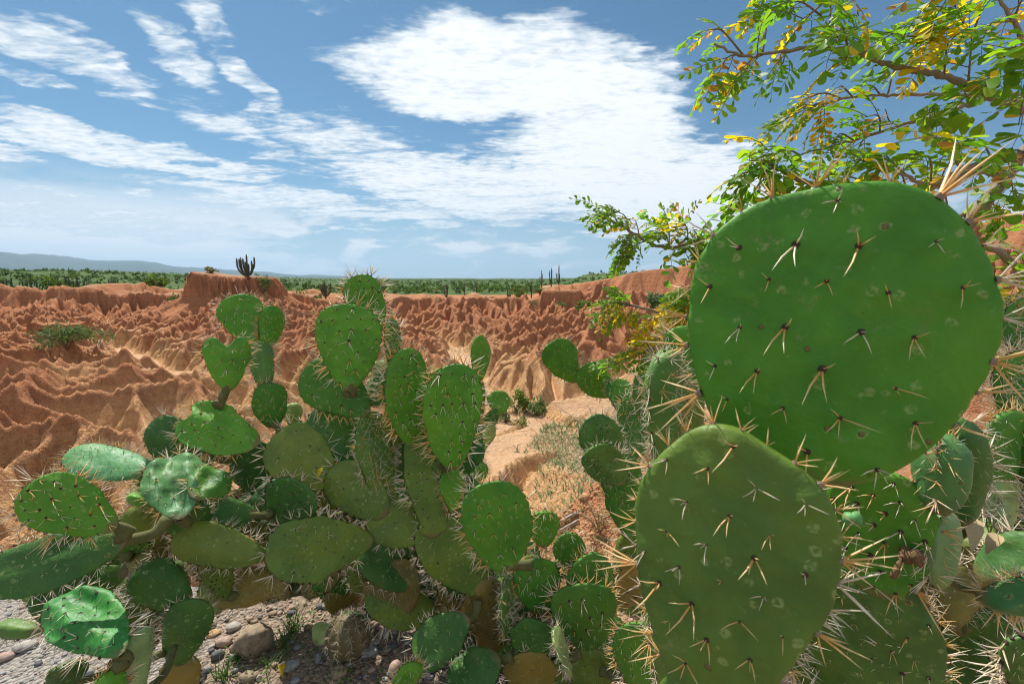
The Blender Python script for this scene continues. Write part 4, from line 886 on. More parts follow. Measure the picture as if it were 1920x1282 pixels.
# twigs: start, end, leaves, leaf length in pixels, colours, shape
G_, X_, Y_ = 'green', 'mixed', 'yellow'
TW = [((1395, 106, 1.28), (1335, 55, 1.26), 5, 75, G_, 'fine'), ((1395, 106, 1.28), (1345, 130, 1.25), 6, 105, X_, 'fine'), ((1430, 103, 1.28), (1400, 130, 1.24), 5, 110, G_, 'fine'), ((1480, 97, 1.29), (1468, 120, 1.27), 4, 90, G_, 'fine'),
 ((1420, 104, 1.28), (1375, 150, 1.26), 5, 100, X_, 'fine'), ((1545, 91, 1.3), (1538, -30, 1.3), 4, 90, X_, 'fine'), ((1540, 30, 1.3), (1470, 5, 1.3), 7, 95, G_, 'fine'), ((1540, 10, 1.3), (1500, 40, 1.28), 5, 100, X_, 'fine'), ((1538, -10, 1.3), (1420, -20, 1.32), 6, 100, X_, 'fine'),
 ((1430, 100, 1.29), (1425, 40, 1.3), 4, 75, X_, 'fine'), ((1590, 94, 1.31), (1600, 40, 1.2), 6, 95, G_, 'round'), ((1590, 94, 1.31), (1570, 80, 1.1), 5, 105, X_, 'round'), ((1560, -20, 1.3), (1610, 30, 1.2), 6, 90, G_, 'fine'), ((1600, 95, 1.31), (1580, 120, 1.25), 3, 80, Y_, 'fine'),
 ((1665, 176, 1.54), (1678, 118, 1.5), 4, 75, G_, 'fine'), ((1730, 70, 1.3), (1660, 60, 1.28), 7, 110, G_, 'fine'), ((1790, 60, 1.3), (1720, 45, 1.28), 6, 110, X_, 'fine'), ((1790, 60, 1.3), (1730, 90, 1.26), 5, 110, Y_, 'fine'), ((1815, 160, 1.35), (1822, 70, 1.3), 6, 100, X_, 'fine'),
 ((1770, 142, 1.34), (1800, 75, 1.32), 5, 95, Y_, 'fine'), ((1822, 70, 1.3), (1790, 10, 1.28), 8, 110, G_, 'fine'), ((1822, 70, 1.3), (1850, -10, 1.28), 7, 110, G_, 'fine'), ((1900, 40, 1.22), (1860, 60, 1.15), 6, 100, G_, 'fine'), ((1930, 120, 1.25), (1860, 120, 1.1), 6, 110, G_, 'round'), ((1930, 120, 1.25), (1900, 90, 1.1), 5, 110, G_, 'round'),
 ((1900, 40, 1.22), (1930, 0, 1.2), 6, 100, X_, 'fine'), ((1850, -40, 1.2), (1760, -10, 1.25), 7, 110, X_, 'fine'), ((1580, 186, 1.56), (1500, 190, 1.55), 7, 80, Y_, 'fine'), ((1540, 195, 1.56), (1490, 215, 1.55), 7, 85, G_, 'fine'), ((1560, 190, 1.56), (1530, 240, 1.55), 6, 75, X_, 'fine'), ((1600, 184, 1.56), (1570, 165, 1.55), 4, 70, Y_, 'fine'),
 ((1650, 178, 1.55), (1610, 160, 1.55), 4, 60, G_, 'fine'), ((1690, 236, 1.5), (1660, 205, 1.48), 5, 80, X_, 'fine'), ((1650, 248, 1.5), (1620, 220, 1.48), 4, 80, G_, 'fine'), ((1820, 163, 1.35), (1810, 185, 1.2), 5, 80, G_, 'round'), ((1870, 186, 1.37), (1870, 160, 1.2), 6, 90, G_, 'round'), ((1830, 192, 1.47), (1780, 215, 1.3), 5, 85, X_, 'round'),
 ((1760, 215, 1.48), (1740, 240, 1.25), 5, 90, G_, 'round'), ((1900, 190, 1.37), (1910, 235, 1.2), 5, 90, G_, 'round'), ((1860, 300, 1.36), (1830, 265, 1.2), 6, 95, X_, 'round'), ((1800, 318, 1.3), (1760, 270, 1.12), 6, 110, Y_, 'round'), ((1745, 345, 1.26), (1700, 290, 1.15), 6, 95, G_, 'round'), ((1700, 330, 1.22), (1660, 290, 1.16), 6, 90, X_, 'round'),
 ((1655, 318, 1.2), (1610, 300, 1.2), 6, 90, G_, 'fine'), ((1655, 318, 1.2), (1640, 345, 1.15), 5, 95, Y_, 'round'), ((1600, 263, 1.52), (1560, 285, 1.45), 6, 75, X_, 'fine'), ((1640, 250, 1.5), (1600, 300, 1.45), 6, 75, G_, 'fine'), ((1560, 352, 1.5), (1575, 315, 1.4), 6, 75, G_, 'round'), ((1600, 360, 1.5), (1620, 330, 1.4), 5, 80, X_, 'round'),
 ((1500, 291, 1.54), (1420, 285, 1.5), 7, 85, G_, 'fine'), ((1500, 291, 1.54), (1440, 300, 1.4), 6, 75, G_, 'round'), ((1436, 300, 1.45), (1400, 300, 1.4), 5, 75, G_, 'round'), ((1460, 318, 1.46), (1405, 345, 1.4), 6, 80, G_, 'round'), ((1460, 318, 1.46), (1370, 330, 1.45), 6, 85, X_, 'fine'), ((1505, 340, 1.48), (1450, 360, 1.4), 6, 85, Y_, 'round'),
 ((1505, 340, 1.48), (1490, 310, 1.4), 5, 75, G_, 'round'), ((1480, 430, 1.6), (1420, 400, 1.5), 6, 80, G_, 'round'), ((1540, 420, 1.6), (1440, 385, 1.5), 6, 80, X_, 'round'), ((1420, 400, 1.5), (1360, 385, 1.5), 6, 75, G_, 'round'), ((1480, 430, 1.6), (1385, 430, 1.55), 6, 80, X_, 'round'), ((1440, 430, 1.6), (1370, 450, 1.6), 5, 75, G_, 'round'),
 ((1160, 420, 1.86), (1120, 395, 1.86), 7, 55, G_, 'fine'), ((1180, 432, 1.86), (1150, 395, 1.84), 6, 60, G_, 'fine'), ((1190, 440, 1.86), (1165, 455, 1.84), 6, 60, G_, 'fine'), ((1210, 452, 1.86), (1180, 480, 1.84), 5, 60, G_, 'fine'), ((1200, 448, 1.86), (1190, 410, 1.84), 5, 55, X_, 'fine'),
 ((1255, 465, 1.86), (1245, 405, 1.84), 5, 50, G_, 'fine'), ((1255, 465, 1.86), (1230, 430, 1.84), 6, 60, G_, 'fine'), ((1290, 458, 1.85), (1280, 420, 1.8), 7, 60, X_, 'fine'), ((1310, 455, 1.84), (1300, 430, 1.7), 5, 60, G_, 'round'), ((1310, 455, 1.84), (1250, 490, 1.7), 5, 60, G_, 'round'), ((1350, 470, 1.82), (1310, 475, 1.75), 6, 65, X_, 'round'), ((1370, 474, 1.82), (1330, 440, 1.75), 6, 65, X_, 'round'),
 ((1190, 574, 1.94), (1140, 568, 1.93), 7, 50, X_, 'fine'), ((1190, 574, 1.94), (1130, 590, 1.93), 7, 52, Y_, 'fine'), ((1210, 578, 1.93), (1170, 600, 1.92), 6, 50, X_, 'fine'), ((1180, 572, 1.94), (1160, 548, 1.93), 6, 48, G_, 'fine'), ((1250, 588, 1.92), (1215, 600, 1.9), 5, 48, Y_, 'fine'),
 ((1330, 595, 1.9), (1265, 560, 1.88), 8, 58, Y_, 'fine'), ((1330, 595, 1.9), (1250, 600, 1.88), 8, 55, Y_, 'fine'), ((1330, 595, 1.9), (1280, 540, 1.86), 7, 58, G_, 'fine'), ((1310, 592, 1.9), (1270, 585, 1.86), 6, 55, X_, 'fine'), ((1340, 600, 1.9), (1290, 570, 1.86), 6, 60, X_, 'round'),
 ((1240, 648, 1.92), (1190, 655, 1.9), 7, 52, X_, 'fine'), ((1180, 672, 1.94), (1135, 682, 1.93), 7, 50, G_, 'fine'), ((1240, 648, 1.92), (1215, 670, 1.9), 6, 50, G_, 'fine'), ((1260, 645, 1.92), (1235, 632, 1.9), 6, 55, Y_, 'fine'), ((1330, 632, 1.9), (1270, 640, 1.88), 6, 55, Y_, 'fine'), ((1300, 640, 1.9), (1250, 690, 1.9), 5, 50, G_, 'fine'),
 ((1970, 560, 1.6), (1905, 580, 1.5), 7, 80, G_, 'fine'), ((1970, 560, 1.6), (1900, 630, 1.5), 7, 80, X_, 'fine'), ((1970, 560, 1.6), (1915, 545, 1.5), 7, 80, G_, 'fine'), ((1925, 520, 1.6), (1890, 540, 1.5), 6, 80, G_, 'fine'), ((1925, 520, 1.6), (1900, 470, 1.55), 5, 75, G_, 'fine'), ((1870, 470, 1.56), (1890, 430, 1.55), 5, 75, G_, 'fine'), ((1950, 540, 1.6), (1905, 510, 1.55), 5, 70, X_, 'fine'), ((1885, 335, 1.44), (1900, 370, 1.4), 6, 85, X_, 'round'), ((1920, 285, 1.42), (1890, 310, 1.35), 5, 85, G_, 'fine'), ((1850, 375, 1.47), (1880, 400, 1.45), 6, 80, X_, 'fine'),
 ((1780, 405, 1.52), (1740, 330, 1.45), 5, 80, Y_, 'fine'), ((1765, 348, 1.44), (1790, 290, 1.4), 5, 80, Y_, 'fine'), ((1700, 356, 1.46), (1690, 330, 1.4), 5, 80, X_, 'fine'), ((1640, 366, 1.5), (1560, 335, 1.42), 6, 85, X_, 'fine')]
def make_tree():
    loc = at(1545, 1300, 2.0); loc.z = gz(loc.x, loc.y)
    root = thing('leaning_tree', 'leaning thin limbed tree with drooping feathery leaves turning yellow, behind the hugest cactus pads', 'tree', loc)
    rg = np.random.default_rng(21)
    inv = lambda p: Vector(p) - loc
    for nm, pts, d0, d1 in LIMBS:
        P = [inv(at(*p)) for p in pts]
        if nm == 'trunk': P = [Vector((P[0].x, P[0].y, -.05))] + P; pts = [pts[0]] + pts
        S = spline(P, 7); n = len(S); ts = np.interp(np.linspace(0, 1, n), np.linspace(0, 1, len(pts)), [p[2] for p in pts])
        S = [p + Vector(rg.normal(0, .0022, 3)) for p in S]
        rad = np.linspace(d0, d1, n) / 2 / FPX * ts * (1 + .12 * rg.standard_normal(n).clip(-1, 1))
        V, q, t = tube_geo(S, rad, 10, True, .12, rg); ob('trunk' if nm == 'trunk' else 'branch', mesh('branch', V, q, t, [BARK]), root)
    placed = []
    for a, b, n, lp, colr, shape in TW:
        A, B = at(*a), at(*b); mid = (A + B) / 2 + Vector((0, 0, (B - A).length * .12)) + Vector(rg.normal(0, .01, 3))
        S = spline([inv(A), inv(mid), inv(B)], 5); V, q, t = tube_geo(S, np.linspace(.0032, .0012, len(S)), 5, True)
        tw = ob('twig', mesh('twig', V, q, t, [TWIG]), root); d = (B - A).normalized()
        n = max(3, int(n * (1.5 if b[2] > 1.7 else .92)))
        for k in range(n):
            f = .25 + .75 * (k + rg.uniform(0, .7)) / n; f = min(f, 1); p = S[min(int(f * (len(S) - 1)), len(S) - 1)]
            L = lp * (.82 if shape == 'round' else .95) / FPX * (a[2] + b[2]) / 2 * rg.uniform(.75, 1.2)
            s = -1 if k % 2 else 1; side = d.cross(Vector((0, 0, 1))); side = side.normalized() if side.length > .1 else Vector((1, 0, 0))
            y = d * rg.uniform(.3, .9) + side * s * rg.uniform(.2, .8) + Vector((-.25, 0, rg.uniform(-.75, .15))) + Vector(rg.normal(0, .25, 3)); y.normalize()
            z = Vector((rg.normal(0, .45), rg.normal(-.35, .45), 1)); x = y.cross(z); x.normalize(); z = x.cross(y)
            M = Matrix((x, y, z)).transposed().to_4x4() @ Matrix.Diagonal((L, L, L, 1)); M.translation = p
            c = colr if rg.random() < .8 else rg.choice(['green', 'mixed']); placed.append((L / a[2], M, shape, c, tw))
    placed.sort(key=lambda r: -r[0]); rest = Buf()
    for i, (sc, M, shape, c, tw) in enumerate(placed):
        me = LEAVES[shape, c][rnd.randrange(6)]
        if i < 300:
            o = bpy.data.objects.new('leaf', me); COL.objects.link(o); o.parent = tw; o.matrix_basis = M
        else:
            o = None; v = np.empty(len(me.vertices) * 3, np.float32); me.vertices.foreach_get('co', v); m4 = np.array(M); v = v.reshape(-1, 3) @ m4[:3, :3].T + m4[:3, 3]
            li = np.empty(len(me.loops), np.int32); me.loops.foreach_get('vertex_index', li); mi = np.empty(len(me.polygons), np.int32); me.polygons.foreach_get('material_index', mi)
            rest.q.append(li.reshape(-1, 4) + rest.n); rest.mq.append(mi); rest.v.append(v); rest.n += len(v)
    if rest.n: o = ob('foliage', rest.mesh('foliage', [LF_G, LF_Y, LF_L, LF_B, TWIG]), root); o['kind'] = 'stuff'
    print('tree leaves', len(placed))
make_tree()
# ------------------------------------------------------------------ far land: mountains, scrub, bushes, column cacti
def make_mountains():
    for nm, a0, a1, r0, r1, prof, sd_ in (('mountains', -78, -8, 12000, 30000, [(-78, .036), (-60, .038), (-48, .034), (-40, .027), (-34, .018), (-25, .009), (-17, .002), (-8, 0)], 3), ('mountains', 8, 60, 14000, 30000, [(8, 0), (13, .006), (17, .010), (22, .013), (30, .016), (45, .02), (60, .01)], 9)):
        az = np.radians(np.linspace(a0, a1, 220)); rr = np.linspace(r0, r1, 26); A, RR = np.meshgrid(az, rr)
        p = np.interp(np.degrees(A), [x[0] for x in prof], [x[1] for x in prof]); t = (RR - r0) / (r1 - r0)
        env = np.sin(np.pi * np.clip(t * 1.15, 0, 1)) ** .8
        Zm = RR * p * env * (1 + .35 * fbm(np.degrees(A) / 3.2, RR / 2600, 5, sd_)) - 40 * (1 - env) - 5
        V = np.stack([np.sin(A) * RR, np.cos(A) * RR, Zm], -1).reshape(-1, 3); i = np.arange(A.size).reshape(A.shape)
        q = np.stack([i[:-1, :-1], i[:-1, 1:], i[1:, 1:], i[1:, :-1]], -1).reshape(-1, 4)[:, ::-1]
        m_, N = mat('mountain_forest', .95, .05); g = N.add('ShaderNodeNewGeometry'); n = N.noise(g.outputs['Position'], .0006, 5, .6)
        N.put(N.bsdf.inputs['Base Color'], N.mix(n, (.02, .04, .03), (.05, .075, .05)))
        o = ob(nm, mesh(nm, V, q, None, [m_])); o['kind'] = 'structure'
make_mountains()
def foliage_mat(name, a, b, tr=.3):
    m_, N = mat(name, .7, .2); oi = N.add('ShaderNodeObjectInfo'); g = N.add('ShaderNodeNewGeometry'); n = N.noise(g.outputs['Position'], 2.5, 3, .6); n2 = N.noise(g.outputs['Position'], 30., 2, .6)
    c = N.mix(N.m('ADD', N.m('MULTIPLY', n, .6), N.m('MULTIPLY', n2, .4)), a, b); N.put(N.bsdf.inputs['Base Color'], c)
    t = N.add('ShaderNodeBsdfTranslucent'); N.put(t.inputs[0], N.mix(1., c, (1.3, 1.25, .8), 'MULTIPLY')); mx = N.add('ShaderNodeMixShader'); mx.inputs[0].default_value = tr
    N.l.new(N.bsdf.outputs[0], mx.inputs[1]); N.l.new(t.outputs[0], mx.inputs[2]); N.l.new(mx.outputs[0], N.out.inputs[0]); return m_
F_DARK = foliage_mat('dark_scrub', (.048, .090, .026), (.110, .175, .050)); F_LIME = foliage_mat('lime_scrub', (.075, .135, .022), (.16, .24, .045)); F_DRY = foliage_mat('dry_scrub', (.13, .12, .05), (.28, .24, .11)); F_PALE = foliage_mat('feathery_scrub', (.075, .13, .045), (.17, .24, .09))
def clump_geo(n, rx, rz, size, rg, lobes=6, flat=0.):
    """leaf faces gathered in lobes over the volume of a crown; origin at its foot"""
    c = rg.normal(0, 1, (lobes, 3)); c /= np.linalg.norm(c, axis=1, keepdims=True); c *= rg.uniform(.25, .75, (lobes, 1)); c[:, 2] = np.abs(c[:, 2]) * 1.2 - .1 - flat * .3
    rad = rg.uniform(.28, .5, lobes); k = rg.integers(0, lobes, n); d = rg.normal(0, 1, (n, 3)); d /= np.linalg.norm(d, axis=1, keepdims=True)
    P = c[k] + d * (rad[k] * rg.uniform(.45, 1.05, n))[:, None]; P = P * [rx, rx, rz] + [0, 0, rz * .45]; P[:, 2] = np.maximum(P[:, 2], .03 * rz)
    a = rg.normal(0, 1, (n, 3)); a /= np.linalg.norm(a, axis=1, keepdims=True); b = np.cross(a, d); b /= np.linalg.norm(b, axis=1, keepdims=True) + 1e-9
    s = size * rg.uniform(.6, 1.4, (n, 1))
    V = np.stack([P - a * s, P + b * s * .45, P + a * s, P - b * s * .45], 1).reshape(-1, 3); return V, np.arange(4 * n).reshape(-1, 4)
def bush(name, label, cat, x, y, rx, rz, m_, group=None, n=260, size=None, stems=5, seed=0, flat=0., z=None, lobes=7):
    rg = np.random.default_rng(seed + 100); z = gz(x, y) if z is None else z
    r = thing(name, label, cat, (x, y, z - .02), group)
    V, q = clump_geo(n, rx, rz, size or rx * .13, rg, lobes, flat); ob('crown', mesh('crown', V, q, None, [m_], smooth=False), r)
    b = Buf()
    for k in range(stems):
        a = rg.uniform(0, 6.28); e = np.array([math.cos(a) * rx * .6, math.sin(a) * rx * .6, rz * rg.uniform(.6, 1.0)])
        b.add(*tube_geo([(0, 0, -.05), e * [.25, .25, .5], e], [.035 * rx + .004, .022 * rx + .003, .006 * rx + .001], 5))
    ob('stems', b.mesh('stems', [TWIG]), r); return r
m_cereus, N_ = mat('column_cactus_skin', .7, .25); g_ = N_.add('ShaderNodeNewGeometry'); n_ = N_.noise(g_.outputs['Position'], 4., 3, .6); N_.put(N_.bsdf.inputs['Base Color'], N_.mix(n_, (.050, .060, .035), (.115, .115, .070)))
def cereus_arm(pts, r, ribs=7):
    n = len(pts); rad = np.full(n, r); rad[0] = r * .75; rad[-1] = r * .45; V, q, t = tube_geo(pts, rad, ribs * 2)
    P = np.asarray([tuple(p) for p in pts]); k = np.arange(n * ribs * 2) % (ribs * 2); ring = np.repeat(P, ribs * 2, 0); V[:len(ring)] = ring + (V[:len(ring)] - ring) * np.where(k % 2, 1., .72)[:, None]
    return V, q, t
def cereus(label, x, y, h, arms, spread, seed, group='column cacti on the rims', r=.09, z=None, cat='cactus'):
    rg = np.random.default_rng(seed + 500); z = gz(x, y) if z is None else z; root = thing('column_cactus', label, cat, (x, y, z - .04), group)
    V, q, t = cereus_arm([(0, 0, 0), (.01, 0, h * .12), (0, 0, h * .24)], r * 1.25); ob('trunk', mesh('trunk', V, q, t, [m_cereus]), root)
    for k in range(arms):
        a = k * 2.4 + rg.uniform(-.4, .4); sp = spread * rg.uniform(.35, 1.) * (k > 0); z0 = h * rg.uniform(.1, .26); top = h * (rg.uniform(.62, .95) if k else 1.)
        dx, dy = math.cos(a) * sp, math.sin(a) * sp
        S = spline([(0, 0, z0), (dx * .55, dy * .55, z0 + (top - z0) * .18), (dx * .95, dy * .95, z0 + (top - z0) * .5), (dx, dy, top)], 4)
        V, q, t = cereus_arm(S, r * rg.uniform(.75, 1.)); ob('arm', mesh('arm', V, q, t, [m_cereus]), root)
    return root
def ux(u, Y): return (u - 960) / FPX * Y * 1.0
def spot(u, Y):
    x = (u - 960) / FPX * Y; return x, Y
def hit(u, v, t0=2., t1=95.):
    """where the line of sight through a picture point meets the land"""
    ts = np.geomspace(t0, t1, 700); d = at(u, v, 1.) - Vector((0, 0, EYE)); X, Y, Zr = d.x * ts, d.y * ts, EYE + d.z * ts
    below = Zr < height(X, Y); i = int(np.argmax(below)) if below.any() else len(ts) - 1
    return float(X[i]), float(Y[i])
cereus('tall many armed candelabra cactus on the right end of the flat topped mesa', *spot(470, 50.), 2.75, 10, 1.0, 1, r=.10)
for k, (u, Y, h, n, sp, lb) in enumerate([(612, 62, 2.5, 10, .85, 'bushy dark column cactus on the rim right of the mesa'), (955, 70, 2.8, 5, .55, 'slender column cactus standing apart on the rim beyond the middle'), (996, 66, 2.5, 4, .4, 'narrow column cactus right of the lone slender one on the rim'),
    (1033, 74, 3.2, 5, .6, 'three armed column cactus before the low green hill'), (1047, 64, 3.3, 3, .35, 'tallest thin column cactus before the low green hill'), (838, 70, 2.8, 4, .5, 'small column cactus at the edge of the pale flat'),
    (30, 78, 3.8, 9, 1.6, 'broad dark column cactus above the far left wall'), (66, 80, 4.2, 12, 2.0, 'widest dark column cactus clump above the far left wall'), (130, 80, 4.0, 12, 1.7, 'dark column cactus clump beside the bright green bush'), (152, 82, 4.0, 9, 1.5, 'dark column cactus clump right of the bright green bush'),
    (210, 84, 3.4, 9, 1.1, 'dark column cactus between the left wall and the mesa'), (1015, 82, 3.0, 3, .4, 'faint column cactus behind the rim bushes'), (872, 86, 2.6, 3, .4, 'little column cactus on the pale flat'), (895, 95, 3.0, 3, .5, 'distant column cactus behind the pale flat')]):
    cereus(lb, *spot(u, Y), h, n, sp, k + 10)
rb = [('scrub_bush', 'thin branched bush beside the candelabra cactus on the mesa end', 498, 50.5, 1.1, 2.0, F_PALE, 300), ('scrub_bush', 'low twiggy bush on the left end of the mesa', 336, 51, 1.0, .9, F_DARK, 200), ('scrub_bush', 'small yellowish tuft on the mesa top', 364, 51, .5, .55, F_DRY, 130), ('scrub_bush', 'wide dry brush on the middle of the mesa top', 402, 52, 1.2, .6, F_DRY, 240),
      ('scrub_bush', 'bright lime green bush above the far left wall', 100, 78, 3.2, 2.6, F_LIME, 420), ('scrub_bush', 'lime bush close to the left side of the mesa', 300, 70, 2.6, 1.3, F_LIME, 300), ('scrub_bush', 'rounded olive bush right of the mesa foot', 565, 64, 1.5, 1.8, F_LIME, 300), ('scrub_bush', 'low bush beneath the bushy dark column cactus', 597, 63, 1.2, .9, F_PALE, 220),
      ('scrub_bush', 'spreading umbrella shaped bush crowning the right hill', 1248, 41, 1.9, 1.5, F_DARK, 460), ('scrub_bush', 'round bush on the skyline left of the right hill', 1152, 46, 1.5, 1.6, F_PALE, 380), ('scrub_bush', 'flat lime bush along the rim under the thin column cacti', 1090, 52, 1.7, .9, F_LIME, 300), ('scrub_bush', 'pale bush between the column cacti of the middle rim', 975, 66, 1.6, 1.5, F_LIME, 300), ('scrub_bush', 'pale bush at the foot of the three armed column cactus', 1012, 68, 1.4, 1.1, F_PALE, 260)]
for k, (nm, lb, u, Y, rx, rz, m_, n) in enumerate(rb): bush(nm, lb, 'bush', *spot(u, Y), rx, rz, m_, 'bushes along the rims', n, seed=k)
def make_scrub():
    """trees and bushes of the plain, past counting"""
    rg = np.random.default_rng(77); base = [[clump_geo(34, 1, .8, .30, rg, 5) for _ in range(6)] for _ in range(3)]
    B = Buf(); n = 7600
    az = np.radians(rg.uniform(-58, 46, n)); r = 92 * np.exp(rg.uniform(0, 1, n) ** 1.15 * math.log(26)); x = np.sin(az) * r; y = np.cos(az) * r; z = height(x, y, False)
    dens = fbm(x / 35, y / 35, 3, 90); keep = (dens > -.22) & ((r > 105) | (np.degrees(az) < -16)); d0 = ((np.degrees(az) > -8) & (r < 125)); keep &= ~d0 | (rg.random(n) < .5)
    for i in np.nonzero(keep)[0]:
        s = rg.uniform(.35, 1.05) * (1 + .0016 * r[i]) * (1.25 if az[i] < -.4 else 1); k = rg.choice(3, p=[.42, .33, .25]); V, q = base[k][rg.integers(6)]; a = rg.uniform(0, 6.28); c, s_ = math.cos(a), math.sin(a)
        W = V @ np.array([[c, s_, 0], [-s_, c, 0], [0, 0, 1]]) * s * [1, 1, rg.uniform(.8, 1.3)] + [x[i], y[i], z[i] - .1]
        if r[i] > 500: q = q[:16]; W = W[:64]
        B.add(W, q, mi=k)
    o = ob('scrubland', B.mesh('scrubland', [F_DARK, F_LIME, F_PALE], False)); o['kind'] = 'stuff'
make_scrub()
print('far', round(time.time() - T0, 1))
# ------------------------------------------------------------------ the ground at the foot of the cacti: stones, gravel, grass, wood
def ico(sub=1):
    p = (1 + 5 ** .5) / 2; V = [(-1, p, 0), (1, p, 0), (-1, -p, 0), (1, -p, 0), (0, -1, p), (0, 1, p), (0, -1, -p), (0, 1, -p), (p, 0, -1), (p, 0, 1), (-p, 0, -1), (-p, 0, 1)]
    F = [(0, 11, 5), (0, 5, 1), (0, 1, 7), (0, 7, 10), (0, 10, 11), (1, 5, 9), (5, 11, 4), (11, 10, 2), (10, 7, 6), (7, 1, 8), (3, 9, 4), (3, 4, 2), (3, 2, 6), (3, 6, 8), (3, 8, 9), (4, 9, 5), (2, 4, 11), (6, 2, 10), (8, 6, 7), (9, 8, 1)]
    V = [np.array(v, float) / np.linalg.norm(v) for v in V]
    for _ in range(sub):
        c = {}; G = []
        def mid(a, b):
            k = (min(a, b), max(a, b))
            if k not in c: m_ = V[a] + V[b]; V.append(m_ / np.linalg.norm(m_)); c[k] = len(V) - 1
            return c[k]
        for a, b, d in F: ab, bd, da = mid(a, b), mid(b, d), mid(d, a); G += [(a, ab, da), (b, bd, ab), (d, da, bd), (ab, bd, da)]
        F = G
    return np.array(V), np.array(F)
IC = [ico(0), ico(1), ico(2), ico(3)]
def stone_geo(sx, sy, sz, rg, sub=2, rough=.18):
    V, F = IC[sub]; s = rg.uniform(0, 50); p = V * 1.3
    d = 1 + rough * fbm(p[:, 0] + s, p[:, 1] + p[:, 2] * .7 + s, 2, 41) + rough * .5 * fbm(p[:, 2] * 2 + s, p[:, 0] * 2 - s, 2, 43)
    W = V * d[:, None]; W = np.sign(W) * np.abs(W) ** .9; return W * [sx, sy, sz], F
def stone_mat(name, a, b, scale=40.):
    m_, N = mat(name, .85, .25); tc = N.add('ShaderNodeTexCoord'); oi = N.add('ShaderNodeObjectInfo'); P = tc.outputs['Object']
    n = N.noise(P, scale, 5, .65); n2 = N.noise(P, scale * 6, 3, .6); c = N.mix(N.ss(n, .3, .7), a, b); c = N.mix(N.m('MULTIPLY', N.ss(n2, .55, .75), .35), c, tuple(x * .45 for x in a))
    N.put(N.bsdf.inputs['Base Color'], c); N.put(N.bsdf.inputs['Normal'], N.bump(n2, .5, .003)); return m_
S_TAN = stone_mat('tan_stone', (.20, .145, .095), (.38, .29, .20)); S_GREY = stone_mat('grey_stone', (.17, .165, .165), (.36, .345, .33)); S_DARK = stone_mat('dark_stone', (.075, .075, .08), (.17, .165, .16)); S_PINK = stone_mat('pinkish_stone', (.30, .19, .145), (.48, .35, .28)); S_PALE = stone_mat('pale_stone', (.30, .27, .23), (.48, .43, .37)); S_OR = stone_mat('orange_stone', (.42, .23, .10), (.58, .36, .19))
RG = np.random.default_rng(314)
def ground_px(u, v):
    x, y = hit(u, v, .6, 12.); return x, y
def stone(label, u, v, wpx, hpx, m_, rot=0., group='stones on the near ground', name='stone', flat=.75, sub=2, sunk=.3):
    x, y = ground_px(u, v)
    if y > 2.9: return None
    z = gz(x, y); t = y * CP - (z - EYE) * SP; sx = wpx * .86 / FPX * t / 2; sy = sx * .72; sz = max(hpx / FPX * t / 2, .004) * flat + .0
    V, F = stone_geo(sx, sy, sz, RG, sub); o = thing(name, label, 'stone', (x, y, z + sz * (1 - sunk)), group, mesh('stone', V, None, F, [m_])); o.rotation_euler = (RG.uniform(-.15, .15), R(rot) * .25, R(rot)); return o
stone('largest brown boulder lying half shaded among the pebbles under the clump', 478, 1222, 74, 66, S_TAN, 30, name='boulder', sub=3, flat=1.)
for a in [('pale pointed stone behind the largest brown boulder', 437, 1180, 30, 18, S_PALE, 25), ('dark oval stone left of the largest brown boulder', 408, 1232, 26, 20, S_DARK, 30), ('pinkish flat stone left of the largest brown boulder', 420, 1208, 34, 20, S_PINK, 10), ('bluish grey long stone right of the largest brown boulder', 546, 1252, 36, 20, S_GREY, 35),
          ('pale round stone at the foot of the ball cactus', 630, 1150, 24, 18, S_PALE, 0), ('white rounded stone above the cut pale pad', 612, 1138, 22, 14, S_PALE, 0), ('grey slanted stone right of the ball cactus', 690, 1226, 42, 22, S_GREY, 30), ('pale upright stone right of the ball cactus', 724, 1192, 16, 30, S_PALE, 80),
          ('brown square stone at the bottom edge in shade', 636, 1268, 34, 32, S_TAN, 15), ('small light blue stone beside the brown square one', 652, 1250, 18, 14, S_GREY, 10), ('reddish tall stone below the dark pad', 740, 1262, 32, 36, S_PINK, 70), ('mauve rounded stone below the yellowing trunk', 800, 1258, 40, 24, S_GREY, 5),
          ('orange flat stone among the pebbles at left of the boulder', 402, 1190, 28, 14, S_OR, 20), ('dark knobbly stone at the bottom edge', 372, 1272, 32, 28, S_DARK, 20), ('brown stone lying on its side at the bottom edge', 465, 1275, 34, 22, S_TAN, 10), ('small white stone beside the brown stone at the bottom', 486, 1274, 12, 14, S_PALE, 70),
          ('long pale stone on the gravel left of the wrinkled pad', 48, 1215, 40, 20, S_PALE, 30), ('tan stone at the left edge of the gravel', 10, 1238, 34, 18, S_PINK, 30), ('grey disc stone below the wrinkled pad', 165, 1265, 26, 16, S_GREY, 25), ('second grey disc stone below the wrinkled pad, further out', 130, 1274, 30, 16, S_GREY, 15),
          ('dark brown stone under the clump behind the grass', 612, 1122, 26, 26, S_TAN, 60), ('grey stone at the foot of the yellowing trunk', 865, 1228, 30, 18, S_GREY, 30), ('egg shaped pale stone on the sunlit patch', 835, 1232, 18, 14, S_PALE, 20), ('small pale stone right of the bluish grey long stone', 598, 1240, 18, 26, S_GREY, 70)]:
    stone(a[0], a[1], a[2], a[3], a[4], a[5], a[6])
PB = [(S_TAN, 'brown'), (S_GREY, 'grey'), (S_DARK, 'dark'), (S_PINK, 'pinkish'), (S_PALE, 'pale')]
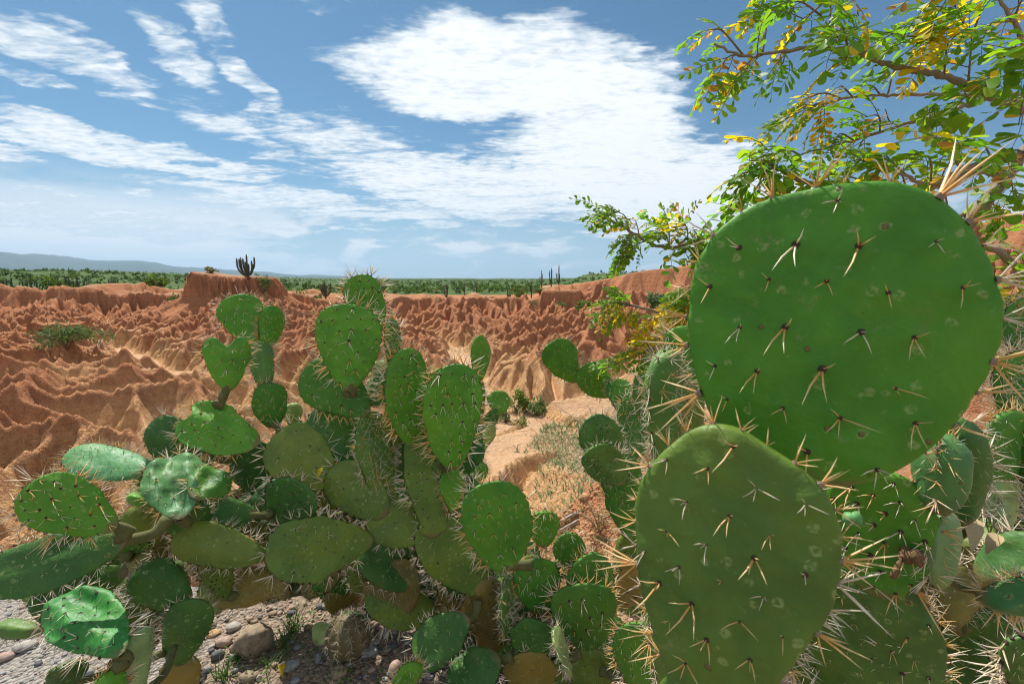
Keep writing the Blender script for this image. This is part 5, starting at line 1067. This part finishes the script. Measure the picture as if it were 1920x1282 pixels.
for k in range(150):
    u = RG.uniform(360, 900); v = RG.uniform(1120, 1280)
    if u < 470 and v < 1160: continue
    s = RG.uniform(9, 22); m_, cn = PB[RG.choice(5, p=[.3, .25, .15, .2, .1])]; zn = 'by the boulder' if u < 560 else 'around the ball cactus' if u < 730 else 'at the foot of the yellowing trunk'
    stone('small rounded %s pebble on the shaded grit %s' % (cn, zn), u, v, s, s * RG.uniform(.5, .8), m_, RG.uniform(0, 90), '%s pebbles %s' % (cn, zn), 'pebble', sub=1)
for k in range(120):
    u = RG.uniform(0, 330); v = RG.uniform(940, 1280); s = RG.uniform(7, 17); m_, cn = PB[RG.choice([1, 2, 4, 3], p=[.5, .2, .2, .1])]; zn = 'below the wrinkled pads' if v > 1120 else 'behind the dark low pads'
    stone('flat %s pebble on the sunlit gravel %s' % (cn, zn), u, v, s, s * RG.uniform(.4, .65), m_, RG.uniform(0, 60), '%s pebbles on the gravel %s' % (cn, zn), 'pebble', sub=1)
def scatter(n, x0, x1, y0, y1, keep=None):
    x = RG.uniform(x0, x1, n * 3); y = RG.uniform(y0, y1, n * 3)
    if keep is not None: k = keep(x, y); x, y = x[k], y[k]
    x, y = x[:n], y[:n]; return x, y, height(x, y)
def make_gravel():
    B = Buf(); rg = np.random.default_rng(9); base = [stone_geo(1, .7, .42, rg, 0, .3)[0] for _ in range(10)]; F = IC[0][1]
    x, y, z = scatter(19000, -4.6, .9, .85, 3.3, lambda X, Y: (Y < 3.05 + .5 * fbm(X * 2, Y * 2, 3, 95) + RG.normal(0, .12, X.shape) - .8 * np.clip((X + .6) / 1.0, 0, 1)) & (np.abs(X) < 1.2 * Y + .3))
    VV = []; FF = []; MM = []
    for i in range(len(x)):
        s = .0027 * math.exp(rg.normal(0, .5)) * (1.15 + .12 * y[i]); a = rg.uniform(0, 6.28); c, s_ = math.cos(a), math.sin(a); V = base[rg.integers(10)]
        W = V @ np.array([[c, s_, 0], [-s_, c, 0], [0, 0, 1]]) * s + [x[i], y[i], z[i] + s * .2]; VV.append(W); FF.append(F + i * 12)
        warm = np.clip((x[i] + 1.5) / .45, 0, 1); p = np.array([.12, .42, .16, .10, .20, 0.]) * (1 - warm) + np.array([.36, .12, .10, .18, .10, .14]) * warm; MM.append(np.full(20, rg.choice(6, p=p / p.sum())))
    o = ob('gravel', mesh('gravel', np.concatenate(VV), None, np.concatenate(FF), [S_TAN, S_GREY, S_DARK, S_PINK, S_PALE, S_OR], None, np.concatenate(MM))); o['kind'] = 'stuff'
make_gravel()
def make_clods():
    """crumbled earth on the slope right of the clump"""
    rg = np.random.default_rng(19); base = [stone_geo(1, .85, .8, rg, 0, .45)[0] for _ in range(8)]; F = IC[0][1]; VV = []; FF = []
    x, y, z = scatter(11000, -.5, 2.9, 1.7, 7., lambda X, Y: fbm(X * 1.7, Y * 1.7, 3, 91) > -.2)
    for i in range(len(x)):
        s = .0085 * math.exp(rg.normal(0, .55)) * (.8 + .12 * y[i]); VV.append(base[rg.integers(8)] * s + [x[i], y[i], z[i] + s * .25]); FF.append(F + i * 12)
    m_, N = mat('earth_clod', .95, .1); g = N.add('ShaderNodeNewGeometry'); n = N.noise(g.outputs['Position'], 5., 4, .6); N.put(N.bsdf.inputs['Base Color'], N.mix(n, (.40, .19, .09), (.60, .36, .20)))
    o = ob('earth_clods', mesh('earth_clods', np.concatenate(VV), None, np.concatenate(FF), [m_])); o['kind'] = 'stuff'
make_clods()
GRASS = foliage_mat('grass_blade', (.045, .11, .022), (.12, .22, .05), .4); STRAW = plain_mat('straw', (.40, .30, .165), .8, .3, 20.)
def blade(p, d, L, w, bend, rg):
    d = np.array(d, float); s = np.cross(d, [0, 0, 1.]); s /= np.linalg.norm(s) + 1e-9; V = []
    for f, k in ((0, 1), (.35, .9), (.7, .6), (1, .08)): c = p + d * L * f * (1 - .2 * f) + np.array([0, 0, -bend * L * f * f]); V += [c - s * w * k, c + s * w * k]
    return np.array(V), np.array([(0, 1, 3, 2), (2, 3, 5, 4), (4, 5, 7, 6)])
def tuft(label, u, v, n, L, m_=None, group='grass tufts under the clump'):
    x, y = ground_px(u, v); r = thing('grass_tuft', label, 'grass tuft', (x, y, gz(x, y)), group); B = Buf()
    for k in range(n):
        a = RG.uniform(0, 6.28); e = RG.uniform(.5, 2.6); B.add(*blade(np.array([RG.normal(0, .012), RG.normal(0, .012), 0]), (math.cos(a), math.sin(a), e), L * RG.uniform(.5, 1.1) / math.hypot(1, e) * 1.0, .0016, RG.uniform(.1, .5), RG))
    ob('blades', B.mesh('blades', [m_ or GRASS]), r)
tuft('upright dark green grass tuft behind the cut pale pad', 548, 1185, 46, .17); tuft('thin grass tuft right behind the largest brown boulder', 530, 1215, 26, .13); tuft('low green grass tuft left of the largest brown boulder', 446, 1238, 30, .09)
tuft('trailing green grass at the bottom edge of the pebbles', 420, 1270, 40, .10); tuft('small grass tuft in front of the largest brown boulder', 505, 1252, 24, .08)
def make_litter():
    B = Buf(); x, y, z = scatter(1500, -1.4, 2.2, 1.1, 3.4)
    for i in range(len(x)):
        a = RG.uniform(0, 6.28); B.add(*blade(np.array([x[i], y[i], z[i] + .006]), (math.cos(a), math.sin(a), RG.uniform(0, .35)), RG.uniform(.02, .09), .0009, .1, RG))
    o = ob('dry_litter', B.mesh('dry_litter', [STRAW])); o['kind'] = 'stuff'
    # little green herbs
    B = Buf(); x, y, z = scatter(70, -1.0, .1, 1.35, 2.3)
    for i in range(len(x)):
        for k in range(9):
            a = RG.uniform(0, 6.28); e = RG.uniform(.2, 1.6); p = np.array([x[i] + RG.normal(0, .012), y[i] + RG.normal(0, .012), z[i] + RG.uniform(.004, .04)]); V, q = leaflet(RG.uniform(.008, .016), .007, .2, RG)
            B.add(V @ rot_to((math.cos(a), math.sin(a), e - .6), np.array([.1, .1, 1.])).T + p, q)
    o = ob('herbs', B.mesh('herbs', [GRASS])); o['kind'] = 'stuff'
make_litter()
def make_weeds():
    """dry and green weeds matted over the slope"""
    B = Buf(); x, y, z = scatter(14000, .0, 6., 2.9, 17., lambda X, Y: (fbm(X * .7, Y * .5, 3, 92) + .9 * smooth(-.45, .35, X - .075 * Y) - .38 > 0) & (X < .42 * Y + .6))
    for i in range(len(x)):
        a = RG.uniform(0, 6.28); L = RG.uniform(.05, .15) * (1 + .06 * y[i]); g = int(RG.random() < .42); V, q = blade(np.array([x[i], y[i], z[i]]), (math.cos(a), math.sin(a), RG.uniform(.2, 1.4)), L, (.0065 if g else .0024) * (1 + .12 * y[i]), RG.uniform(0, .5), RG); B.add(V, q, mi=g)
    o = ob('weeds', B.mesh('weeds', [STRAW, F_PALE])); o['kind'] = 'stuff'
    B = Buf()
    for cx, cy, rx_, ry_, n in ((-1.5, 22.5, 2.2, 2.5, 420), (.5, 19.5, 1.8, 1.6, 360), (-4., 37.5, 2.5, 2.2, 420), (3.2, 13.5, 1.5, 1.5, 260), (8., 35, 1.5, 2., 200)):
        x = RG.normal(cx, rx_ * .5, n); y = RG.normal(cy, ry_ * .5, n); z = height(x, y)
        for i in range(n): a = RG.uniform(0, 6.28); B.add(*blade(np.array([x[i], y[i], z[i]]), (math.cos(a) * .5, math.sin(a) * .5, 1), RG.uniform(.15, .5), .007, .2, RG), mi=int(RG.random() < .35))
    o = ob('dry_grass', B.mesh('dry_grass', [STRAW, F_PALE])); o['kind'] = 'stuff'
make_weeds()
def thorn_shrub(label, u, v, ends, seed):
    rg = np.random.default_rng(seed); x, y = hit(u, v, 1.5, 14); z = gz(x, y); r = thing('thorny_shrub', label, 'shrub', (x, y, z), 'thin thorny shrubs on the slope'); t = y * CP - (z - EYE) * SP; L = Buf()
    for (eu, ev, dt) in ends:
        E = at(eu, ev, t + dt) - Vector((x, y, z)); S = spline([Vector((0, 0, 0)), E * .45 + Vector((0, 0, E.length * .16)), E], 10); S = [p + Vector(rg.normal(0, .006, 3)) for p in S]
        V, q, tt = tube_geo(S, np.linspace(.007, .0016, len(S)), 5); br = ob('branch', mesh('branch', V, q, tt, [TWIG]), r)
        for k in range(3, len(S)):
            for s in range(3):
                d = Vector(rg.normal(0, 1, 3)); d.normalize(); e = S[k] + d * rg.uniform(.03, .10); V, q, tt = tube_geo([S[k], (S[k] + e) / 2 + Vector((0, 0, .01)), e], [.0016, .0012, .0006], 3); L.add(V, q, tt, mi=0)
                for m_ in range(3):
                    p = S[k].lerp(e, rg.uniform(.3, 1)); V, q = leaflet(.016, .009, .1, rg); L.add(V @ rot_to(rg.normal(0, 1, 3), np.array([.1, .2, 1])).T + np.array(p), q, mi=1)
    ob('twigs', L.mesh('twigs', [TWIG, F_PALE]), r)
thorn_shrub('long armed thorny shrub on the weedy slope, arms reaching out to the sandy floor', 1165, 925, [(1000, 735, .8), (1060, 790, .5), (1010, 850, .3), (1100, 760, .4), (1150, 800, .2), (985, 815, .6), (1130, 840, -.1)], 1)
thorn_shrub('small thorny shrub beside the fallen planks', 1125, 1000, [(1090, 930, .1), (1150, 940, .1), (1120, 960, -.1), (1070, 960, .1)], 2)
def board(label, u0, v0, u1, v1, w, h, lift, m_, name='plank', cat='plank', grp=None):
    x0, y0 = ground_px(u0, v0); x1, y1 = ground_px(u1, v1); A = Vector((x0, y0, gz(x0, y0) + lift)); B = Vector((x1, y1, gz(x1, y1) + lift)); d = B - A; L = d.length; d.normalize()
    s = d.cross(Vector((0, 0, 1))); s.normalize(); n = s.cross(d); V = []; k = 7
    for i in range(k):
        f = i / (k - 1); j = RG.normal(0, .0025, 4)
        for (a, b), e in zip(((-1, -1), (1, -1), (1, 1), (-1, 1)), j): V.append(tuple(d * (L * f + (e * 3 if i in (0, k - 1) else 0)) + s * (a * w / 2 + e) + n * (b * h / 2 + e)))
    q = [(i * 4 + c, i * 4 + (c + 1) % 4, i * 4 + 4 + (c + 1) % 4, i * 4 + 4 + c) for i in range(k - 1) for c in range(4)] + [(3, 2, 1, 0), (k * 4 - 4, k * 4 - 3, k * 4 - 2, k * 4 - 1)]
    return thing(name, label, cat, A, grp, mesh(name, V, q, None, [m_], smooth=False))
board('upper weathered grey plank lying on the orange slope', 1036, 990, 1083, 968, .055, .03, .05, GREYWOOD, grp='planks on the slope'); board('lower split grey plank lying under the other one', 1042, 1003, 1086, 980, .05, .04, .02, GREYWOOD, grp='planks on the slope')
board('thin grey stick lying on the grit under the clump', 752, 1148, 805, 1166, .012, .012, .012, GREYWOOD, 'stick', 'stick')
def post(label, u, v, h, w, m_, cat='post', name='wooden_post', t0=1.5):
    x, y = hit(u, v, t0, 60.); V = []
    for zz, k in ((-.1, 1.), (h * .5, 1.03), (h - .012, .98), (h, .9)):
        for a, b in ((-1, -1), (1, -1), (1, 1), (-1, 1)): V.append((a * w / 2 * k + RG.normal(0, .001), b * w / 2 * k * .8, zz))
    q = [(i * 4 + c, i * 4 + (c + 1) % 4, i * 4 + 4 + (c + 1) % 4, i * 4 + 4 + c) for i in range(3) for c in range(4)] + [(12, 13, 14, 15)]
    return thing(name, label, cat, (x, y, gz(x, y)), None, mesh(name, V, q, None, [m_], smooth=False))
post('short square wooden post standing in the orange slope', 1023, 962, .13, .045, GREYWOOD)
# ball cactus with star shaped spines
def ball_cactus():
    x, y = ground_px(655, 1228); z = gz(x, y); t = y * CP - (z - EYE) * SP; r0 = 38 / FPX * t; root = thing('ball_cactus', 'dark round ball cactus covered in star shaped grey spines', 'cactus', (x, y, z))
    n, k = 26, 52; th = np.linspace(.02, math.pi * .93, n); ph = np.arange(k) * 2 * math.pi / k; T, Pn = np.meshgrid(th, ph, indexing='ij'); rib = 1 + .085 * np.cos(Pn * 11) * np.sin(T)
    V = np.stack([r0 * rib * np.sin(T) * np.cos(Pn), r0 * rib * np.sin(T) * np.sin(Pn), r0 * 1.15 * np.cos(T) + r0 * .95], -1).reshape(-1, 3); i = np.arange(n * k).reshape(n, k); n2 = np.roll(i, -1, 1)
    body = ob('body', mesh('body', V, np.stack([i[:-1], i[1:], n2[1:], n2[:-1]], -1).reshape(-1, 4), None, [SKIN]), root); body.color = (.040, .105, .035, 1)
    for a in range(11):
        for b in np.linspace(.3, 2.2, 6):
            p = a * 2 * math.pi / 11; nn = Vector((math.sin(b) * math.cos(p), math.sin(b) * math.sin(p), math.cos(b))); L = r0 * .36
            M = Matrix.Translation((nn.x * r0 * 1.09, nn.y * r0 * 1.09, nn.z * r0 * 1.16 + r0 * .95)) @ nn.to_track_quat('Z', 'Y').to_matrix().to_4x4() @ Matrix.Diagonal((L, L, L, 1))
            o = bpy.data.objects.new('spine_star', rnd.choice([c for c in CL['star'] if c[0] == 'pale'])[2]); COL.objects.link(o); o.parent = body; o.matrix_basis = M
ball_cactus()
def fallen_pad():
    x, y = ground_px(602, 1205); z = gz(x, y) + .035; P = Pad(602, 1210, 605, 1165, 66, 1.5, 1.5, 0, 'pale', sp='few', slen=.015, dens=4); P.B = Vector((x, y, z))
    root = thing('fallen_pad', 'cut pale green cactus pad lying on the grit beside the ball cactus', 'cactus pad', (x, y, z)); ax = Vector((.45, .8, .35)).normalized(); n = Vector((-.1, -.45, .9)); xx = ax.cross(n).normalized(); n = xx.cross(ax)
    P.M = Matrix((xx, ax, n)).transposed().to_4x4(); P.M.translation = (x, y - .05, z); P.build(root, (x, y, z))
    for kd, M, n in P.frames():
        if kd == 'face' and M.translation.z < 0: continue
        o = bpy.data.objects.new('spine_cluster', pick('few', 'old')[2]); COL.objects.link(o); o.parent = P.ob; o.matrix_basis = M @ Matrix.Scale(.014, 4)
fallen_pad()
# bushes and the little column cactus on the sandy floor
for k, (lb, u, v, rx, rz, m_, n) in enumerate([('leafy green bush at the foot of the little column cactus', 968, 775, .75, .75, F_LIME, 620), ('olive bush right of the little column cactus', 1006, 778, .75, .6, F_PALE, 480), ('small bright green plant in front of the little column cactus', 978, 797, .38, .3, F_LIME, 240), ('dark twiggy bush hiding the foot of the little column cactus', 938, 790, .5, .3, F_DARK, 240),
                                               ('feathery green bush on the sandy patch at far left', 126, 656, 1.9, 1.0, F_PALE, 1500), ('dull grass bush high on the far right slope', 998, 575, .9, .5, F_DRY, 200), ('second dull grass bush on the far right slope, below the cut block', 1055, 578, .9, .4, F_PALE, 160)]):
    x, y = hit(u, v, 6, 90); bush('desert_shrub', lb, 'bush', x, y, rx, rz, m_, 'bushes down in the badlands', n, seed=60 + k, size=rx * (.10 if rx < 1.5 else .045), lobes=10)
x, y = hit(948, 792, 6, 60); cereus('short single column cactus on the sandy floor', x, y, 1.0, 1, .1, 90, 'column cacti down on the floor', r=.05)
def rail_fence():
    x0, y0 = hit(92, 655, 10, 90); x1, y1 = hit(190, 655, 10, 90); root = thing('rail_fence', 'thin wooden rail fence in front of the feathery bush at far left', 'fence', (x0, y0, gz(x0, y0))); o = Vector(root.location); n = 6
    P = [Vector((x0 + (x1 - x0) * k / (n - 1), y0 + (y1 - y0) * k / (n - 1), 0)) for k in range(n)]
    for p in P: p.z = gz(p.x, p.y)
    for p in P: ob('post', mesh('post', *tube_geo([p - o + Vector((0, 0, -.1)), p - o + Vector((0, 0, .6))], .035, 6), [GREYWOOD]), root)
    for h in (.28, .55): ob('rail', mesh('rail', *tube_geo([p - o + Vector((0, 0, h)) for p in P], .022, 6), [GREYWOOD]), root)
rail_fence()
def earth_block():
    """squared block of earth with a dark slot in it"""
    x, y = hit(112, 636, 10, 90); y += 1.; x *= y / (y - 1.); z = gz(x, y); K = y / 46.; root = thing('earth_block', 'square cut block of red earth with a dark slot, behind the feathery bush', 'earth block', (x, y, z)); W, D, H = 4.0 * K, 2.2 * K, 2.2 * K; B = Buf()
    def cube(x0, x1, y0, y1, z0, z1, n=10):
        for ax_ in range(3):
            for sgn in (0, 1):
                a, b = np.meshgrid(np.linspace(0, 1, n), np.linspace(0, 1, n)); c = np.full_like(a, sgn); uvw = [None] * 3; uvw[ax_] = c; uvw[(ax_ + 1) % 3] = a; uvw[(ax_ + 2) % 3] = b
                X, Y, Z = x0 + uvw[0] * (x1 - x0), y0 + uvw[1] * (y1 - y0), z0 + uvw[2] * (z1 - z0); d = .07 * fbm(X * 1.3 + 3, Z * 1.3 + Y * 1.7, 3, 15); zz = Z + (uvw[2] > .9) * .22 * fbm(X * 1.1, Y + X * 0, 3, 16)
                i = np.arange(n * n).reshape(n, n); q = np.stack([i[:-1, :-1], i[:-1, 1:], i[1:, 1:], i[1:, :-1]], -1).reshape(-1, 4); B.add(np.stack([X + d * .6, Y + d, zz], -1).reshape(-1, 3), q if sgn else q[:, ::-1])
    cube(-W / 2, W / 2, -D / 2, D / 2, -.5, H * .60); cube(-W / 2 + .01, -W * .27, -D / 2 + .01, D / 2, H * .60, H * .76, 5); cube(W * .12, W / 2 - .01, -D / 2 + .01, D / 2, H * .60, H * .76, 5); cube(-W * .27, W * .12, 0, D / 2 - .02, H * .59, H * .77, 5); cube(-W / 2, W / 2, -D / 2, D / 2, H * .76, H)
    ob('block', B.mesh('block', [LAND['badlands']]), root)
earth_block()
# fallen leaves caught on pads and lying on the grit
def dry_leaf(label, M, L, m_):
    V, q = leaflet(L, L * .5, .3, RG); V[:, 2] += .25 * L * np.sin(V[:, 1] / L * 2.5); o = thing('dry_leaf', label, 'leaf', (0, 0, 0), 'fallen leaves', mesh('dry_leaf', V, q, None, [m_])); o.matrix_basis = M
for lb, u, v, t, L, m_, e in [('curled straw coloured leaf caught in the dark thicket', 1822, 1035, .62, .055, STRAW, (0, .3, -.5)), ('smaller straw coloured leaf caught below the curled one', 1848, 1040, .63, .035, STRAW, (.3, .2, -1.2)), ('orange leaf stuck between two olive pads', 596, 898, 1.40, .035, LF_Y, (.5, .3, -.9))]:
    dry_leaf(lb, Matrix.Translation(at(u, v, t)) @ (Matrix.Rotation(e[2], 4, 'Z') @ Matrix.Rotation(e[0] + .4, 4, 'X') @ Matrix.Rotation(e[1], 4, 'Y')), L, m_)
for lb, u, v, L, m_, rz in [('yellow leaf lying flat at the bottom edge', 530, 1275, .045, LF_Y, .5), ('small orange leaf on the grit under the dark pads', 662, 1112, .03, LF_Y, 1.4)]:
    x, y = ground_px(u, v); dry_leaf(lb, Matrix.Translation((x, y, gz(x, y) + .012)) @ Matrix.Rotation(rz, 4, 'Z') @ Matrix.Rotation(.2, 4, 'X'), L, m_)
print('near', round(time.time() - T0, 1))
# ------------------------------------------------------------------ air
def make_haze():
    x, y0, y1, z0, z1 = 48000, -48000, 48000, -75, 1900
    V = [(-x, y0, z0), (x, y0, z0), (x, y1, z0), (-x, y1, z0), (-x, y0, z1), (x, y0, z1), (x, y1, z1), (-x, y1, z1)]; q = [(3, 2, 1, 0), (4, 5, 6, 7), (0, 1, 5, 4), (1, 2, 6, 5), (2, 3, 7, 6), (3, 0, 4, 7)]
    m_ = bpy.data.materials.new('haze_air'); m_.use_nodes = True; m_.node_tree.nodes.clear(); N = NT(m_.node_tree); o_ = N.add('ShaderNodeOutputMaterial'); v_ = N.add('ShaderNodeVolumePrincipled'); v_.inputs['Color'].default_value = (.55, .78, 1.0, 1); v_.inputs['Density'].default_value = 4.0e-5; v_.inputs['Anisotropy'].default_value = .2; N.l.new(v_.outputs[0], o_.inputs['Volume'])
    o = ob('haze', mesh('haze', V, q, None, [m_], smooth=False)); o['kind'] = 'stuff'
make_haze()
